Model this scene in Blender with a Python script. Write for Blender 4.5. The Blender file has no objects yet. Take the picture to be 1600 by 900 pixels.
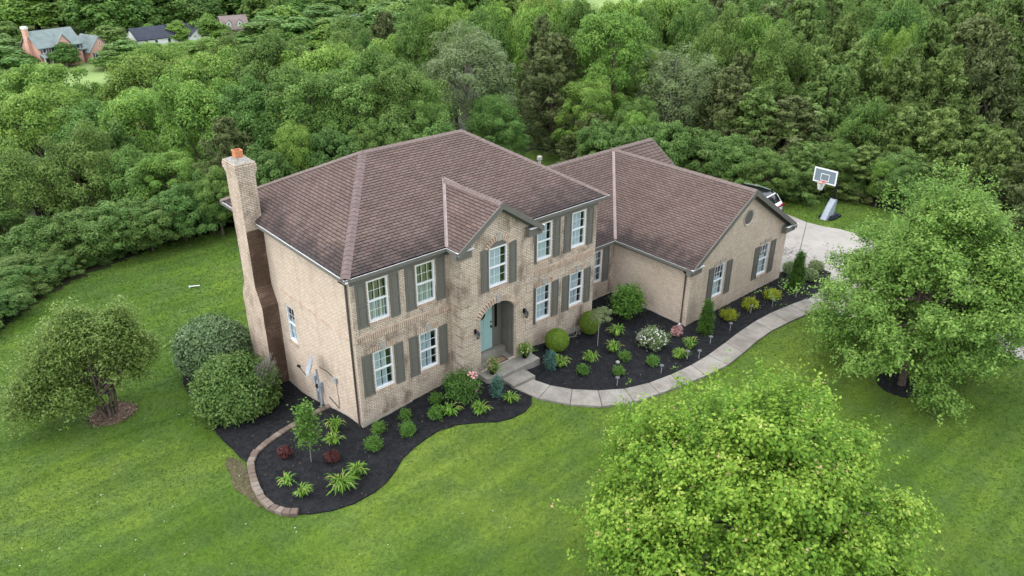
import bpy, bmesh, math, random
import numpy as np
from mathutils import Vector, Matrix
from mathutils.geometry import tessellate_polygon, delaunay_2d_cdt
sc=bpy.context.scene; COL=sc.collection
# ---------------------------------------------------------------- camera
PITCH,ROLL,YAW=0.463,0.004,0.721
cd=bpy.data.cameras.new('camera'); cam=bpy.data.objects.new('camera',cd); COL.objects.link(cam); sc.camera=cam
_fh=Vector((math.sin(YAW),math.cos(YAW),0)); _r=Vector((math.cos(YAW),-math.sin(YAW),0)); _up=Vector((0,0,1))
_F=_fh*math.cos(PITCH)-_up*math.sin(PITCH); _U=_fh*math.sin(PITCH)+_up*math.cos(PITCH)
_R2=_r*math.cos(ROLL)+_U*math.sin(ROLL); _U2=-_r*math.sin(ROLL)+_U*math.cos(ROLL)
cam.matrix_world=Matrix.Translation((-10.641,-20.062,16.796))@Matrix((_R2,_U2,-_F)).transposed().to_4x4()
cd.sensor_width=36; cd.lens=36*1196.4/1600; cd.clip_start=0.1; cd.clip_end=3000
# ---------------------------------------------------------------- sky, sun, exposure
SUN=Vector((-0.62,0.42,0.95)).normalized()
w=bpy.data.worlds.new('World'); sc.world=w; w.use_nodes=True; nt=w.node_tree; bg=nt.nodes['Background']
sky=nt.nodes.new('ShaderNodeTexSky'); sky.sky_type='NISHITA'; sky.sun_disc=False
sky.sun_elevation=math.asin(SUN.z); sky.sun_rotation=math.atan2(SUN.x,SUN.y); sky.dust_density=3.0; sky.air_density=1.0; sky.altitude=200
mx=nt.nodes.new('ShaderNodeMixRGB'); mx.inputs[0].default_value=0.62; mx.inputs[2].default_value=(8.2,8.5,8.8,1)
nt.links.new(sky.outputs[0],mx.inputs[1]); nt.links.new(mx.outputs[0],bg.inputs[0]); bg.inputs[1].default_value=0.128
sd=bpy.data.lights.new('sun','SUN'); sd.energy=4.0; sd.angle=math.radians(13); sd.color=(1,0.95,0.86)
so=bpy.data.objects.new('sun',sd); COL.objects.link(so); so.rotation_euler=SUN.to_track_quat('Z','Y').to_euler(); so.location=(0,0,60)
sc.view_settings.view_transform='Standard'; sc.view_settings.look='None'; sc.view_settings.exposure=1.55; sc.view_settings.gamma=1
sc.render.engine='CYCLES'
try:
    sc.cycles.max_bounces=6; sc.cycles.diffuse_bounces=3; sc.cycles.transmission_bounces=4; sc.cycles.transparent_max_bounces=8; sc.cycles.volume_bounces=2
except Exception: pass
# ---------------------------------------------------------------- helpers
def S(t): t=min(1,max(0,t)); return t*t*(3-2*t)
def H(x,y):
    h=0.55*math.exp(-(((x-5.0)/4.6)**2+((y+0.8)/3.2)**2))
    h-=0.8*S((y-0.3)/5.0)*S((9-x)/9)
    s=(x+10.64)*0.66+(y+20.06)*0.751; t=(x+10.64)*0.751-(y+20.06)*0.66
    h-=1.0*S((s-36)/16)*S((6-t)/12)
    h-=4.5*S((max(y-17.5-0.45*min(x+10,14.5),x-31-(24-y)*0.2)-2.5)/5.5)
    h-=16.8*(1-0.5*S(t/60))*S((s-46)/125)
    h+=0.06*math.sin(x*.31+1)*math.sin(y*.27)*S((abs(x-8)-14)/6)
    return h
def M(name,col=(0.5,0.5,0.5),rough=0.7,spec=0.3,metal=0):
    m=bpy.data.materials.new(name); m.use_nodes=True; b=m.node_tree.nodes['Principled BSDF']
    b.inputs['Base Color'].default_value=(*col,1); b.inputs['Roughness'].default_value=rough; b.inputs['Metallic'].default_value=metal
    b.inputs['Specular IOR Level'].default_value=spec
    return m
class NT:
    def __init__(s,m): s.m=m; s.t=m.node_tree; s.b=s.t.nodes['Principled BSDF']
    def n(s,typ,**k):
        q=s.t.nodes.new(typ)
        for a,v in k.items():
            if a in('ins',):
                for i,x in v.items():
                    q.inputs[i].default_value=x
            else: setattr(q,a,v)
        return q
    def l(s,a,b): s.t.links.new(a,b)
    def noise(s,scale,detail=4,vec=None,rough=0.55):
        q=s.n('ShaderNodeTexNoise'); q.inputs['Scale'].default_value=scale; q.inputs['Detail'].default_value=detail; q.inputs['Roughness'].default_value=rough
        if vec is not None: s.l(vec,q.inputs['Vector'])
        return q.outputs['Fac']
    def pos(s): return s.n('ShaderNodeNewGeometry').outputs['Position']
    def ramp(s,fac,stops):
        q=s.n('ShaderNodeValToRGB'); cr=q.color_ramp
        while len(cr.elements)<len(stops): cr.elements.new(0.5)
        for e,(p,c) in zip(cr.elements,stops): e.position=p; e.color=(*c,1) if len(c)==3 else c
        s.l(fac,q.inputs[0]); return q.outputs[0]
    def mix(s,fac,a,b,mode='MIX'):
        q=s.n('ShaderNodeMixRGB',blend_type=mode)
        for i,x in((0,fac),(1,a),(2,b)):
            if hasattr(x,'is_linked'): s.l(x,q.inputs[i])
            elif i==0: q.inputs[0].default_value=x
            else: q.inputs[i].default_value=(*x,1)
        return q.outputs[0]
    def math(s,op,a,b=0.0):
        q=s.n('ShaderNodeMath',operation=op)
        for i,x in((0,a),(1,b)):
            if hasattr(x,'is_linked'): s.l(x,q.inputs[i])
            else: q.inputs[i].default_value=x
        return q.outputs[0]
    def col(s,c): s.l(c,s.b.inputs['Base Color'])
    def bump(s,h,strength=0.4,dist=0.02):
        q=s.n('ShaderNodeBump'); q.inputs['Strength'].default_value=strength; q.inputs['Distance'].default_value=dist
        s.l(h,q.inputs['Height']); s.l(q.outputs[0],s.b.inputs['Normal'])
def noisy(name,a,b,scale,rough=0.85,bump=0.3,dist=0.01,detail=6,c=None,spec=0.25):
    m=M(name,a,rough,spec); t=NT(m); p=t.pos(); f=t.noise(scale,detail,p)
    st=[(0.3,a),(0.7,b)] if c is None else [(0.28,a),(0.5,b),(0.72,c)]
    t.col(t.ramp(f,st)); 
    if bump: t.bump(t.noise(scale*3,4,p),bump,dist)
    return m
# materials -----------------------------------------------------------
def brick_mat(name,c1,c2,mortar,stain=0.5,swap=False,dark=0.0):
    m=M(name,c1,0.9,0.15); t=NT(m); uv=t.n('ShaderNodeUVMap').outputs[0]
    if swap:
        sx=t.n('ShaderNodeSeparateXYZ'); cx=t.n('ShaderNodeCombineXYZ'); t.l(uv,sx.inputs[0]); t.l(sx.outputs[0],cx.inputs[1]); t.l(sx.outputs[1],cx.inputs[0]); uv=cx.outputs[0]
    b=t.n('ShaderNodeTexBrick'); t.l(uv,b.inputs['Vector'])
    for k,v in {'Scale':1,'Brick Width':0.203,'Row Height':0.068,'Mortar Size':0.0095,'Mortar Smooth':0.1,'Bias':-0.25}.items(): b.inputs[k].default_value=v
    b.inputs['Color1'].default_value=(*c1,1); b.inputs['Color2'].default_value=(*c2,1); b.inputs['Mortar'].default_value=(*mortar,1)
    p=t.pos(); n2=t.noise(0.55,5,p); n3=t.noise(3.5,6,p); n4=t.noise(14,3,p)
    c=t.mix(t.ramp(n3,[(0.35,(0,0,0)),(0.7,(1,1,1))]),b.outputs['Color'],tuple(x*0.72 for x in c2))
    c=t.mix(0.5,b.outputs['Color'],c)
    # weather stains: brown streaks stretched downwards
    mp=t.n('ShaderNodeMapping'); mp.inputs['Scale'].default_value=(1.7,1.7,0.8); t.l(p,mp.inputs[0])
    st=t.noise(1.0,6,mp.outputs[0],0.65)
    s=t.ramp(st,[(0.50,(0,0,0)),(0.66 if stain>0.5 else 0.74,(1,1,1))])
    c=t.mix(t.math('MULTIPLY',s,stain),c,(0.13,0.085,0.055))
    c=t.mix(t.math('MULTIPLY',t.ramp(n4,[(0.6,(0,0,0)),(0.75,(1,1,1))]),0.25),c,(0.16,0.10,0.07))
    if dark: c=t.mix(t.math('MULTIPLY',t.ramp(t.noise(1.2,5,mp.outputs[0]),[(0.25,(0,0,0)),(0.5,(1,1,1))]),dark),c,(0.075,0.045,0.03))
    t.col(c); h=t.math('MULTIPLY',b.outputs['Fac'],-1.0); h=t.math('ADD',h,t.math('MULTIPLY',n4,0.3)); t.bump(h,0.6,0.008)
    return m
BR1,BR2,MOR=(0.79,0.665,0.53),(0.60,0.465,0.35),(0.22,0.17,0.135)  # mortar toned dark so its colour holds the shadow lines of the joints
m_brick=brick_mat('buff brick',BR1,BR2,MOR,0.72)
m_brick_side=brick_mat('pale buff brick',(0.80,0.665,0.53),(0.66,0.515,0.395),(0.33,0.26,0.20),0.25)
m_brick_chim=brick_mat('chimney brick',(0.77,0.64,0.505),(0.57,0.43,0.32),MOR,0.55)
m_brick_wet=brick_mat('stained chimney brick',(0.50,0.35,0.25),(0.22,0.135,0.095),(0.12,0.085,0.06),0.7,dark=0.72)
m_soldier=noisy('soldier brick',(0.40,0.28,0.20),(0.56,0.42,0.315),4,0.9,0.3,0.004,c=(0.68,0.54,0.42))
m_mort=noisy('mortar',(0.05,0.036,0.028),(0.09,0.066,0.052),20)
m_trim=noisy('olive grey paint',(0.160,0.152,0.128),(0.180,0.170,0.145),3,0.5,0.0,spec=0.4)
m_trimd=M('dark bronze paint',(0.10,0.082,0.07),0.45,0.4)
m_white=noisy('white paint',(0.78,0.78,0.77),(0.84,0.84,0.83),5,0.4,0.0)
m_stone=noisy('grey keystone',(0.33,0.31,0.28),(0.45,0.43,0.39),12)
m_conc=None
def concrete(name,a,b,c,sc1=1.6,crack=False):
    m=M(name,a,0.92,0.2); t=NT(m); p=t.pos()
    n1=t.noise(sc1,7,p,0.65); n2=t.noise(11,5,p); n3=t.noise(0.5,3,p)
    co=t.ramp(n1,[(0.3,a),(0.5,b),(0.7,c)]); co=t.mix(t.math('MULTIPLY',t.ramp(n2,[(0.45,(0,0,0)),(0.75,(1,1,1))]),0.35),co,tuple(x*0.7 for x in a))
    co=t.mix(t.math('MULTIPLY',t.ramp(n3,[(0.5,(0,0,0)),(0.7,(1,1,1))]),0.35),co,(a[0]*0.55,a[1]*0.5,a[2]*0.42))
    oi=t.n('ShaderNodeObjectInfo').outputs['Random']
    co=t.mix(1.0,co,t.ramp(oi,[(0,(0.86,0.86,0.86)),(1,(1.0,1.0,0.99))]),'MULTIPLY')
    t.col(co); t.bump(t.noise(40,4,p),0.3,0.004); return m
m_walk=concrete('weathered walk concrete',(0.23,0.21,0.18),(0.33,0.30,0.26),(0.41,0.38,0.335))
m_step=concrete('step concrete',(0.26,0.24,0.20),(0.33,0.305,0.265),(0.40,0.375,0.33),2.5)
m_drive=concrete('driveway concrete',(0.31,0.285,0.255),(0.37,0.34,0.305),(0.41,0.38,0.345),0.6)
m_found=noisy('foundation concrete',(0.36,0.31,0.25),(0.50,0.44,0.36),3,c=(0.42,0.38,0.31))
def shingle_mat(name,z0,strength):
    m=M(name,(0.13,0.09,0.08),0.95,0.12); t=NT(m)
    uv=t.n('ShaderNodeUVMap').outputs[0]; sx=t.n('ShaderNodeSeparateXYZ'); t.l(uv,sx.inputs[0])
    oi=t.n('ShaderNodeObjectInfo').outputs['Random']
    r=t.math('FRACT',t.math('ADD',sx.outputs[0],oi))
    c=t.ramp(r,[(0.0,(0.130,0.092,0.078)),(0.3,(0.144,0.103,0.088)),(0.6,(0.153,0.110,0.094)),(0.9,(0.156,0.117,0.102)),(1.0,(0.180,0.122,0.101))])
    p=t.pos(); n=t.noise(0.7,5,p); g=t.noise(60,3,p)
    c=t.mix(1.0,c,t.ramp(n,[(0.3,(0.90,0.89,0.89)),(0.7,(1.08,1.07,1.07))]),'MULTIPLY')
    c=t.mix(1.0,c,t.ramp(g,[(0.3,(0.8,0.8,0.8)),(0.7,(1.15,1.15,1.15))]),'MULTIPLY')
    shadow_band=t.ramp(sx.outputs[1],[(0.74,(1,1,1)),(0.88,(0.36,0.34,0.34))])  # dark granule band that also carries the course-line shadow as colour
    c=t.mix(1.0,c,shadow_band,'MULTIPLY')
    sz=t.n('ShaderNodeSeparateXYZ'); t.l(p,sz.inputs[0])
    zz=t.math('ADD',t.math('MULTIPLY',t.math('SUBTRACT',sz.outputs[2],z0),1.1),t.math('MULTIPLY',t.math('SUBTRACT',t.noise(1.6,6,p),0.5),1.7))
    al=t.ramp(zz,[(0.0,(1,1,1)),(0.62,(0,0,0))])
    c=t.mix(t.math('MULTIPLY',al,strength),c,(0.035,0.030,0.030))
    t.col(c); t.bump(t.noise(120,3,p),0.25,0.004); return m
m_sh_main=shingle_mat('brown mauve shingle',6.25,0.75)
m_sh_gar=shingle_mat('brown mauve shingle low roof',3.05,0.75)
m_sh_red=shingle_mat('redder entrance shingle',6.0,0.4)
NT(m_sh_red)
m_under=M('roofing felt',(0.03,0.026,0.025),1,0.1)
m_cap=noisy('ridge cap shingle',(0.150,0.113,0.098),(0.205,0.158,0.14),7,0.95)
m_cap2=noisy('hip cap shingle',(0.13,0.095,0.086),(0.19,0.14,0.13),6,0.95)
m_valley=noisy('valley metal',(0.25,0.195,0.178),(0.34,0.27,0.25),4,0.6,0)
def glass_mat():
    m=bpy.data.materials.new('window glass'); m.use_nodes=True; t=m.node_tree; t.nodes.remove(t.nodes['Principled BSDF'])
    tr=t.nodes.new('ShaderNodeBsdfTransparent'); tr.inputs[0].default_value=(0.93,0.96,0.97,1)
    gl=t.nodes.new('ShaderNodeBsdfGlossy'); gl.inputs['Roughness'].default_value=0.03; gl.inputs[0].default_value=(0.9,0.95,1,1)
    fr=t.nodes.new('ShaderNodeFresnel'); fr.inputs[0].default_value=1.6
    ad=t.nodes.new('ShaderNodeMath'); ad.operation='ADD'; ad.inputs[1].default_value=0.05; t.links.new(fr.outputs[0],ad.inputs[0])
    mx=t.nodes.new('ShaderNodeMixShader'); mx.inputs[0].default_value=0.16; t.links.new(tr.outputs[0],mx.inputs[1]); t.links.new(gl.outputs[0],mx.inputs[2])
    t.links.new(mx.outputs[0],t.nodes['Material Output'].inputs[0]); return m
m_glass=glass_mat()
m_curt=M('sheer curtain',(0.72,0.80,0.82),0.9,0.1); m_curt2=M('olive curtain',(0.42,0.40,0.25),0.9,0.1)
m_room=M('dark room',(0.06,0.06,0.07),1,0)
m_teal=M('pale teal door paint',(0.34,0.53,0.50),0.45,0.4)
m_black=M('black metal',(0.012,0.012,0.013),0.4,0.5)
m_greym=noisy('grey painted metal',(0.30,0.33,0.35),(0.42,0.45,0.47),8,0.5,0)
m_terra=noisy('terracotta',(0.52,0.20,0.09),(0.66,0.28,0.14),10,0.85)
m_mulch=M('black mulch',(0.012,0.012,0.013),0.95,0.15); t=NT(m_mulch); p=t.pos()
t.col(t.mix(t.ramp(t.noise(45,3,p),[(0.70,(0,0,0)),(0.8,(1,1,1))]),t.ramp(t.noise(5,6,p),[(0.3,(0.010,0.011,0.013)),(0.7,(0.026,0.026,0.027))]),(0.055,0.048,0.04)))
t.bump(t.noise(28,6,p),0.9,0.03)
m_mulchb=noisy('brown mulch',(0.10,0.06,0.04),(0.24,0.16,0.11),18,0.95,0.8,0.03)
m_paver=M('brown paver',(0.22,0.16,0.12),0.9,0.2); t=NT(m_paver); p=t.pos(); oi=t.n('ShaderNodeObjectInfo').outputs['Random']
t.col(t.mix(t.math('MULTIPLY',t.noise(14,5,p),0.5),t.ramp(oi,[(0,(0.15,0.108,0.085)),(0.5,(0.21,0.165,0.13)),(1,(0.28,0.235,0.19))]),(0.12,0.09,0.07))); t.bump(t.noise(40,4,p),0.5,0.006)
def lawn_mat():
    m=M('lawn',(0.08,0.14,0.03),0.9,0.15); t=NT(m); p=t.pos()
    a=t.math('ADD',t.math('MULTIPLY',t.noise(0.16,4,p),0.5),t.math('MULTIPLY',t.noise(0.06,2,p),0.5)); b=t.noise(0.9,5,p); c=t.noise(7,5,p,0.7); d=t.noise(34,4,p,0.7)
    co=t.ramp(a,[(0.36,(0.062,0.135,0.016)),(0.5,(0.108,0.190,0.024)),(0.62,(0.190,0.272,0.044))])
    co=t.mix(t.math('MULTIPLY',t.ramp(b,[(0.42,(0,0,0)),(0.68,(1,1,1))]),0.5),co,(0.098,0.165,0.058))
    mpx=t.n('ShaderNodeMapping'); mpx.inputs['Rotation'].default_value=(0,0,0.62); mpx.inputs['Scale'].default_value=(0.12,1.5,1); t.l(p,mpx.inputs[0]); wv=t.noise(0.9,2,mpx.outputs[0])
    co=t.mix(1.0,co,t.ramp(wv,[(0.40,(0.84,0.87,0.84)),(0.6,(1.15,1.12,1.1))]),'MULTIPLY')
    co=t.mix(t.math('MULTIPLY',t.ramp(t.noise(1.7,6,p),[(0.60,(0,0,0)),(0.80,(1,1,1))]),0.30),co,(0.20,0.20,0.075))
    co=t.mix(1.0,co,t.ramp(c,[(0.25,(0.62,0.66,0.6)),(0.75,(1.28,1.26,1.2))]),'MULTIPLY')
    co=t.mix(1.0,co,t.ramp(d,[(0.25,(0.55,0.58,0.5)),(0.75,(1.35,1.32,1.3))]),'MULTIPLY')
    t.col(co); t.bump(t.math('ADD',d,t.math('MULTIPLY',c,0.8)),0.9,0.06); return m
m_lawn=lawn_mat()
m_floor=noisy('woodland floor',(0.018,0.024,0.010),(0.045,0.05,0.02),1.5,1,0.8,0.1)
m_meadow=noisy('valley grass',(0.16,0.24,0.07),(0.24,0.32,0.10),0.1,1,0)
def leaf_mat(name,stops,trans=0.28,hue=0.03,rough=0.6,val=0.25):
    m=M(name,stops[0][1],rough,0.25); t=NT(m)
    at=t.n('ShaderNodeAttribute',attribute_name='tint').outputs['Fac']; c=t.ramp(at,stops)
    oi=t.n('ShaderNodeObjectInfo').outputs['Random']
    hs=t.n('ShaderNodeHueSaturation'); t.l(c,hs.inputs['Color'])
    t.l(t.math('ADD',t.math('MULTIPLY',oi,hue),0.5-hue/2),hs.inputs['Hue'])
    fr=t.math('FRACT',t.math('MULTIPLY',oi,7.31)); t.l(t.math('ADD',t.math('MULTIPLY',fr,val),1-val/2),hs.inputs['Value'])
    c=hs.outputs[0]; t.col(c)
    tl=t.n('ShaderNodeBsdfTranslucent'); t.l(c,tl.inputs[0]); mx=t.n('ShaderNodeMixShader'); mx.inputs[0].default_value=trans
    t.l(t.b.outputs[0],mx.inputs[1]); t.l(tl.outputs[0],mx.inputs[2]); t.l(mx.outputs[0],t.t.nodes['Material Output'].inputs[0]); return m
L={}
L['maple']=leaf_mat('maple leaves',[(0,(0.060,0.155,0.016)),(0.45,(0.165,0.320,0.028)),(0.8,(0.345,0.490,0.062)),(0.97,(0.53,0.61,0.15)),(0.99,(0.55,0.40,0.20))],0.38,0,val=0)
L['maple2']=leaf_mat('right maple leaves',[(0,(0.07,0.165,0.028)),(0.5,(0.185,0.33,0.055)),(0.85,(0.33,0.49,0.11)),(1,(0.47,0.59,0.21))],0.38,0,val=0)
L['B']=leaf_mat('bright broadleaf',[(0,(0.06,0.14,0.022)),(0.5,(0.175,0.310,0.045)),(0.85,(0.30,0.45,0.08)),(1,(0.42,0.54,0.14))],0.32,0.02)
L['M']=leaf_mat('mid broadleaf',[(0,(0.042,0.105,0.020)),(0.5,(0.125,0.230,0.040)),(0.85,(0.21,0.335,0.075)),(1,(0.30,0.42,0.13))],0.32,0.03)
L['D']=leaf_mat('dense shrub',[(0,(0.04,0.095,0.020)),(0.5,(0.105,0.200,0.038)),(0.85,(0.18,0.29,0.07)),(1,(0.27,0.38,0.13))],0.3,0.03)
L['C']=leaf_mat('olive cedar',[(0,(0.075,0.100,0.030)),(0.5,(0.135,0.175,0.055)),(0.9,(0.21,0.255,0.09)),(1,(0.29,0.33,0.16))],0.35,0.02)
L['G']=leaf_mat('green cedar',[(0,(0.080,0.140,0.030)),(0.5,(0.155,0.245,0.055)),(0.9,(0.24,0.335,0.09)),(1,(0.32,0.39,0.17))],0.35,0.02)
L['A']=leaf_mat('pale feathery leaves',[(0,(0.125,0.18,0.062)),(0.5,(0.21,0.28,0.105)),(1,(0.33,0.40,0.18))],0.35,0.02)
L['crab']=leaf_mat('crab tree leaves',[(0,(0.11,0.19,0.035)),(0.5,(0.25,0.36,0.08)),(0.85,(0.42,0.52,0.18)),(1,(0.58,0.62,0.34))],0.4,0)
L['privet']=leaf_mat('grey green clipped leaves',[(0,(0.05,0.115,0.03)),(0.5,(0.11,0.195,0.06)),(0.85,(0.19,0.285,0.12)),(1,(0.28,0.36,0.20))],0.15,0)
L['box']=leaf_mat('bright clipped leaves',[(0,(0.07,0.14,0.012)),(0.5,(0.13,0.22,0.02)),(1,(0.21,0.31,0.035))],0.2,0.01)
L['shrub']=leaf_mat('fresh shrub leaves',[(0,(0.055,0.14,0.02)),(0.5,(0.11,0.24,0.035)),(1,(0.20,0.36,0.07))],0.25,0.02)
L['yellow']=leaf_mat('golden threadleaf',[(0,(0.22,0.26,0.015)),(0.5,(0.36,0.40,0.02)),(1,(0.50,0.52,0.06))],0.25,0.01)
L['red']=leaf_mat('red barberry',[(0,(0.05,0.014,0.014)),(0.5,(0.09,0.024,0.022)),(1,(0.15,0.05,0.04))],0.2,0.01)
L['blue']=leaf_mat('blue green needles',[(0,(0.04,0.10,0.07)),(0.5,(0.08,0.175,0.13)),(1,(0.14,0.26,0.19))],0.15,0.01)
L['arb']=leaf_mat('arborvitae',[(0,(0.035,0.09,0.01)),(0.5,(0.07,0.16,0.02)),(1,(0.14,0.25,0.04))],0.15,0.02)
L['lily']=leaf_mat('daylily blades',[(0,(0.11,0.24,0.025)),(0.55,(0.19,0.36,0.045)),(0.85,(0.28,0.44,0.08)),(0.93,(0.42,0.42,0.12)),(1,(0.50,0.38,0.14))],0.3,0.01)
L['grass']=leaf_mat('grass blades',[(0,(0.055,0.118,0.015)),(0.5,(0.112,0.196,0.028)),(0.85,(0.19,0.268,0.052)),(1,(0.30,0.30,0.12))],0.3,0,val=0)
L['pink']=leaf_mat('dusky pink foliage',[(0,(0.22,0.10,0.09)),(0.6,(0.40,0.20,0.19)),(1,(0.52,0.33,0.29))],0.2,0)
m_bark=noisy('bark',(0.07,0.05,0.038),(0.16,0.125,0.10),12,0.95,0.8,0.02)
m_barkg=noisy('grey bark',(0.20,0.18,0.155),(0.36,0.33,0.29),10,0.95,0.6,0.02)
m_petw=M('white petal',(0.80,0.76,0.72),0.7); m_petp=M('pink petal',(0.85,0.36,0.38),0.7); m_petm=M('magenta petal',(0.55,0.12,0.22),0.7)
# mesh builder --------------------------------------------------------
class Fr:
    def __init__(s,o,u,out): s.o=Vector(o); s.u=Vector(u); s.w=Vector(out)
    def P(s,u,v,d=0.0): return s.o+s.u*u+Vector((0,0,v))+s.w*d
W0=Fr((0,0,0),(1,0,0),(0,-1,0))
class MB:
    def __init__(s): s.v=[]; s.f=[]; s.uv=[]; s.mi=[]
    def poly(s,pts,uv=None,m=0):
        i=len(s.v); s.v+=[tuple(p) for p in pts]; s.f.append(tuple(range(i,i+len(pts)))); s.uv+=list(uv) if uv else [(0,0)]*len(pts); s.mi.append(m)
    def box(s,fr,u0,u1,v0,v1,d0,d1,m=0):
        P=fr.P
        for (a,uvs) in (([(u0,v0,d1),(u1,v0,d1),(u1,v1,d1),(u0,v1,d1)],[(u0,v0),(u1,v0),(u1,v1),(u0,v1)]),
            ([(u1,v0,d0),(u0,v0,d0),(u0,v1,d0),(u1,v1,d0)],[(u1,v0),(u0,v0),(u0,v1),(u1,v1)]),
            ([(u0,v0,d0),(u0,v0,d1),(u0,v1,d1),(u0,v1,d0)],[(d0,v0),(d1,v0),(d1,v1),(d0,v1)]),
            ([(u1,v0,d1),(u1,v0,d0),(u1,v1,d0),(u1,v1,d1)],[(d1,v0),(d0,v0),(d0,v1),(d1,v1)]),
            ([(u0,v1,d1),(u1,v1,d1),(u1,v1,d0),(u0,v1,d0)],[(u0,d1),(u1,d1),(u1,d0),(u0,d0)]),
            ([(u0,v0,d0),(u1,v0,d0),(u1,v0,d1),(u0,v0,d1)],[(u0,d0),(u1,d0),(u1,d1),(u0,d1)])):
            s.poly([P(*q) for q in a],uvs,m)
    def wbox(s,x0,x1,y0,y1,z0,z1,m=0): s.box(Fr((0,0,0),(1,0,0),(0,1,0)),x0,x1,z0,z1,y0,y1,m)
    def tube(s,path,rad,n=8,m=0,cap=True):
        path=[Vector(p) for p in path]; rings=[]
        if not hasattr(rad,'__len__'): rad=[rad]*len(path)
        for i,p in enumerate(path):
            d=(path[min(i+1,len(path)-1)]-path[max(i-1,0)]).normalized()
            a=d.cross(Vector((0,0,1))); a=a.normalized() if a.length>1e-3 else Vector((1,0,0)); b=d.cross(a)
            base=len(s.v); s.v+=[tuple(p+(a*math.cos(2*math.pi*k/n)+b*math.sin(2*math.pi*k/n))*rad[i]) for k in range(n)]; rings.append(base)
        for r0,r1 in zip(rings,rings[1:]):
            for k in range(n):
                s.f.append((r0+k,r0+(k+1)%n,r1+(k+1)%n,r1+k)); s.uv+=[(0,0)]*4; s.mi.append(m)
        if cap:
            for r in (rings[0],rings[-1]): s.f.append(tuple(r+k for k in range(n))); s.uv+=[(0,0)]*n; s.mi.append(m)
    def lathe(s,c,prof,n=12,m=0,sq=(1,1)):
        c=Vector(c); rings=[]
        for r,z in prof:
            base=len(s.v); s.v+=[(c.x+r*math.cos(2*math.pi*k/n)*sq[0],c.y+r*math.sin(2*math.pi*k/n)*sq[1],c.z+z) for k in range(n)]; rings.append(base)
        for r0,r1 in zip(rings,rings[1:]):
            for k in range(n): s.f.append((r0+k,r0+(k+1)%n,r1+(k+1)%n,r1+k)); s.uv+=[(0,0)]*4; s.mi.append(m)
        for r in(rings[0],rings[-1]): s.f.append(tuple(r+k for k in range(n))); s.uv+=[(0,0)]*n; s.mi.append(m)
    def build(s,name,mats,parent=None,smooth=False,origin=None):
        me=bpy.data.meshes.new(name); vs=s.v
        if origin is not None: o=Vector(origin); vs=[tuple(Vector(v)-o) for v in vs]
        me.from_pydata(vs,[],s.f); 
        if not isinstance(mats,(list,tuple)): mats=[mats]
        for m in mats: me.materials.append(m)
        me.polygons.foreach_set('material_index',s.mi)
        uvl=me.uv_layers.new(name='UVMap'); uvl.data.foreach_set('uv',np.array(s.uv,dtype=np.float32).ravel())
        if smooth: me.polygons.foreach_set('use_smooth',[True]*len(me.polygons))
        me.update(); ob=bpy.data.objects.new(name,me); COL.objects.link(ob)
        if origin is not None: ob.location=origin
        if parent is not None: ob.parent=parent; 
        return ob
def tag(o,label=None,cat=None,group=None,kind=None):
    if label: o['label']=label
    if cat: o['category']=cat
    if group: o['group']=group
    if kind: o['kind']=kind
    return o
def thing(name,label,cat,loc=(0,0,0),group=None,rz=0):
    o=bpy.data.objects.new(name,None); COL.objects.link(o); o.location=loc; o.rotation_euler=(0,0,rz); o.empty_display_size=0.3
    return tag(o,label,cat,group)
def inst(me,name,parent=None,loc=(0,0,0),rz=0,scale=(1,1,1),mat=None):
    o=bpy.data.objects.new(name,me); COL.objects.link(o)
    if mat is not None: o.matrix_basis=mat
    else: o.location=loc; o.rotation_euler=(0,0,rz); o.scale=scale
    if parent is not None: o.parent=parent
    return o
def mesh_np(name,quads,tint,mat):
    """quads: (N,4,3) array"""
    n=len(quads); me=bpy.data.meshes.new(name); me.vertices.add(n*4); me.vertices.foreach_set('co',np.ascontiguousarray(quads,dtype=np.float32).ravel())
    me.loops.add(n*4); me.loops.foreach_set('vertex_index',np.arange(n*4,dtype=np.int32)); me.polygons.add(n)
    me.polygons.foreach_set('loop_start',np.arange(0,n*4,4,dtype=np.int32)); me.polygons.foreach_set('loop_total',np.full(n,4,dtype=np.int32))
    a=me.attributes.new('tint','FLOAT','FACE'); a.data.foreach_set('value',np.asarray(tint,dtype=np.float32))
    me.materials.append(mat); me.update(calc_edges=True); return me
# ================================================================ THE GROUND
def axis(lo,hi,step,far,grow=1.22):
    a=list(np.arange(lo,hi+1e-6,step)); st=step
    while a[-1]<far: st=min(st*grow,25); a.append(a[-1]+st)
    st=step; b=[]; c=lo
    while c>-far: st=min(st*grow,25); c-=st; b.append(c)
    return b[::-1]+a
XS=axis(-16,38,0.45,640); YS=axis(-22,34,0.45,640)
# woods edge (world xy), clearing inside
CLEAR=[(-60,8),(-12,16.5),(-8.2,18.6),(-6.2,20.6),(-4,22.0),(-1.9,22.9),(1,24.3),(4.4,23.9),(12,21.5),(22,22.5),(28,25.5),(31,24),(29.6,19),(32,12),(34.6,3.6),(36,0.5),(36,-4),(34,-12),(34,-30),(34,-80),(-60,-80)]
def inside(x,y,P):
    r=False; j=len(P)-1
    for i in range(len(P)):
        if (P[i][1]>y)!=(P[j][1]>y) and x<(P[j][0]-P[i][0])*(y-P[i][1])/(P[j][1]-P[i][1])+P[i][0]: r=not r
        j=i
    return r
b=MB(); nx,ny=len(XS),len(YS)
b.v=[(x,y,H(x,y)) for y in YS for x in XS]
for j in range(ny-1):
    for i in range(nx-1):
        k=j*nx+i; b.f.append((k,k+1,k+nx+1,k+nx)); b.uv+=[(0,0)]*4
        cx=(XS[i]+XS[i+1])/2; cy=(YS[j]+YS[j+1])/2; s=(cx+10.64)*0.66+(cy+20.06)*0.751
        b.mi.append(0 if inside(cx,cy,CLEAR) else (2 if s>150 else 1))
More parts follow.
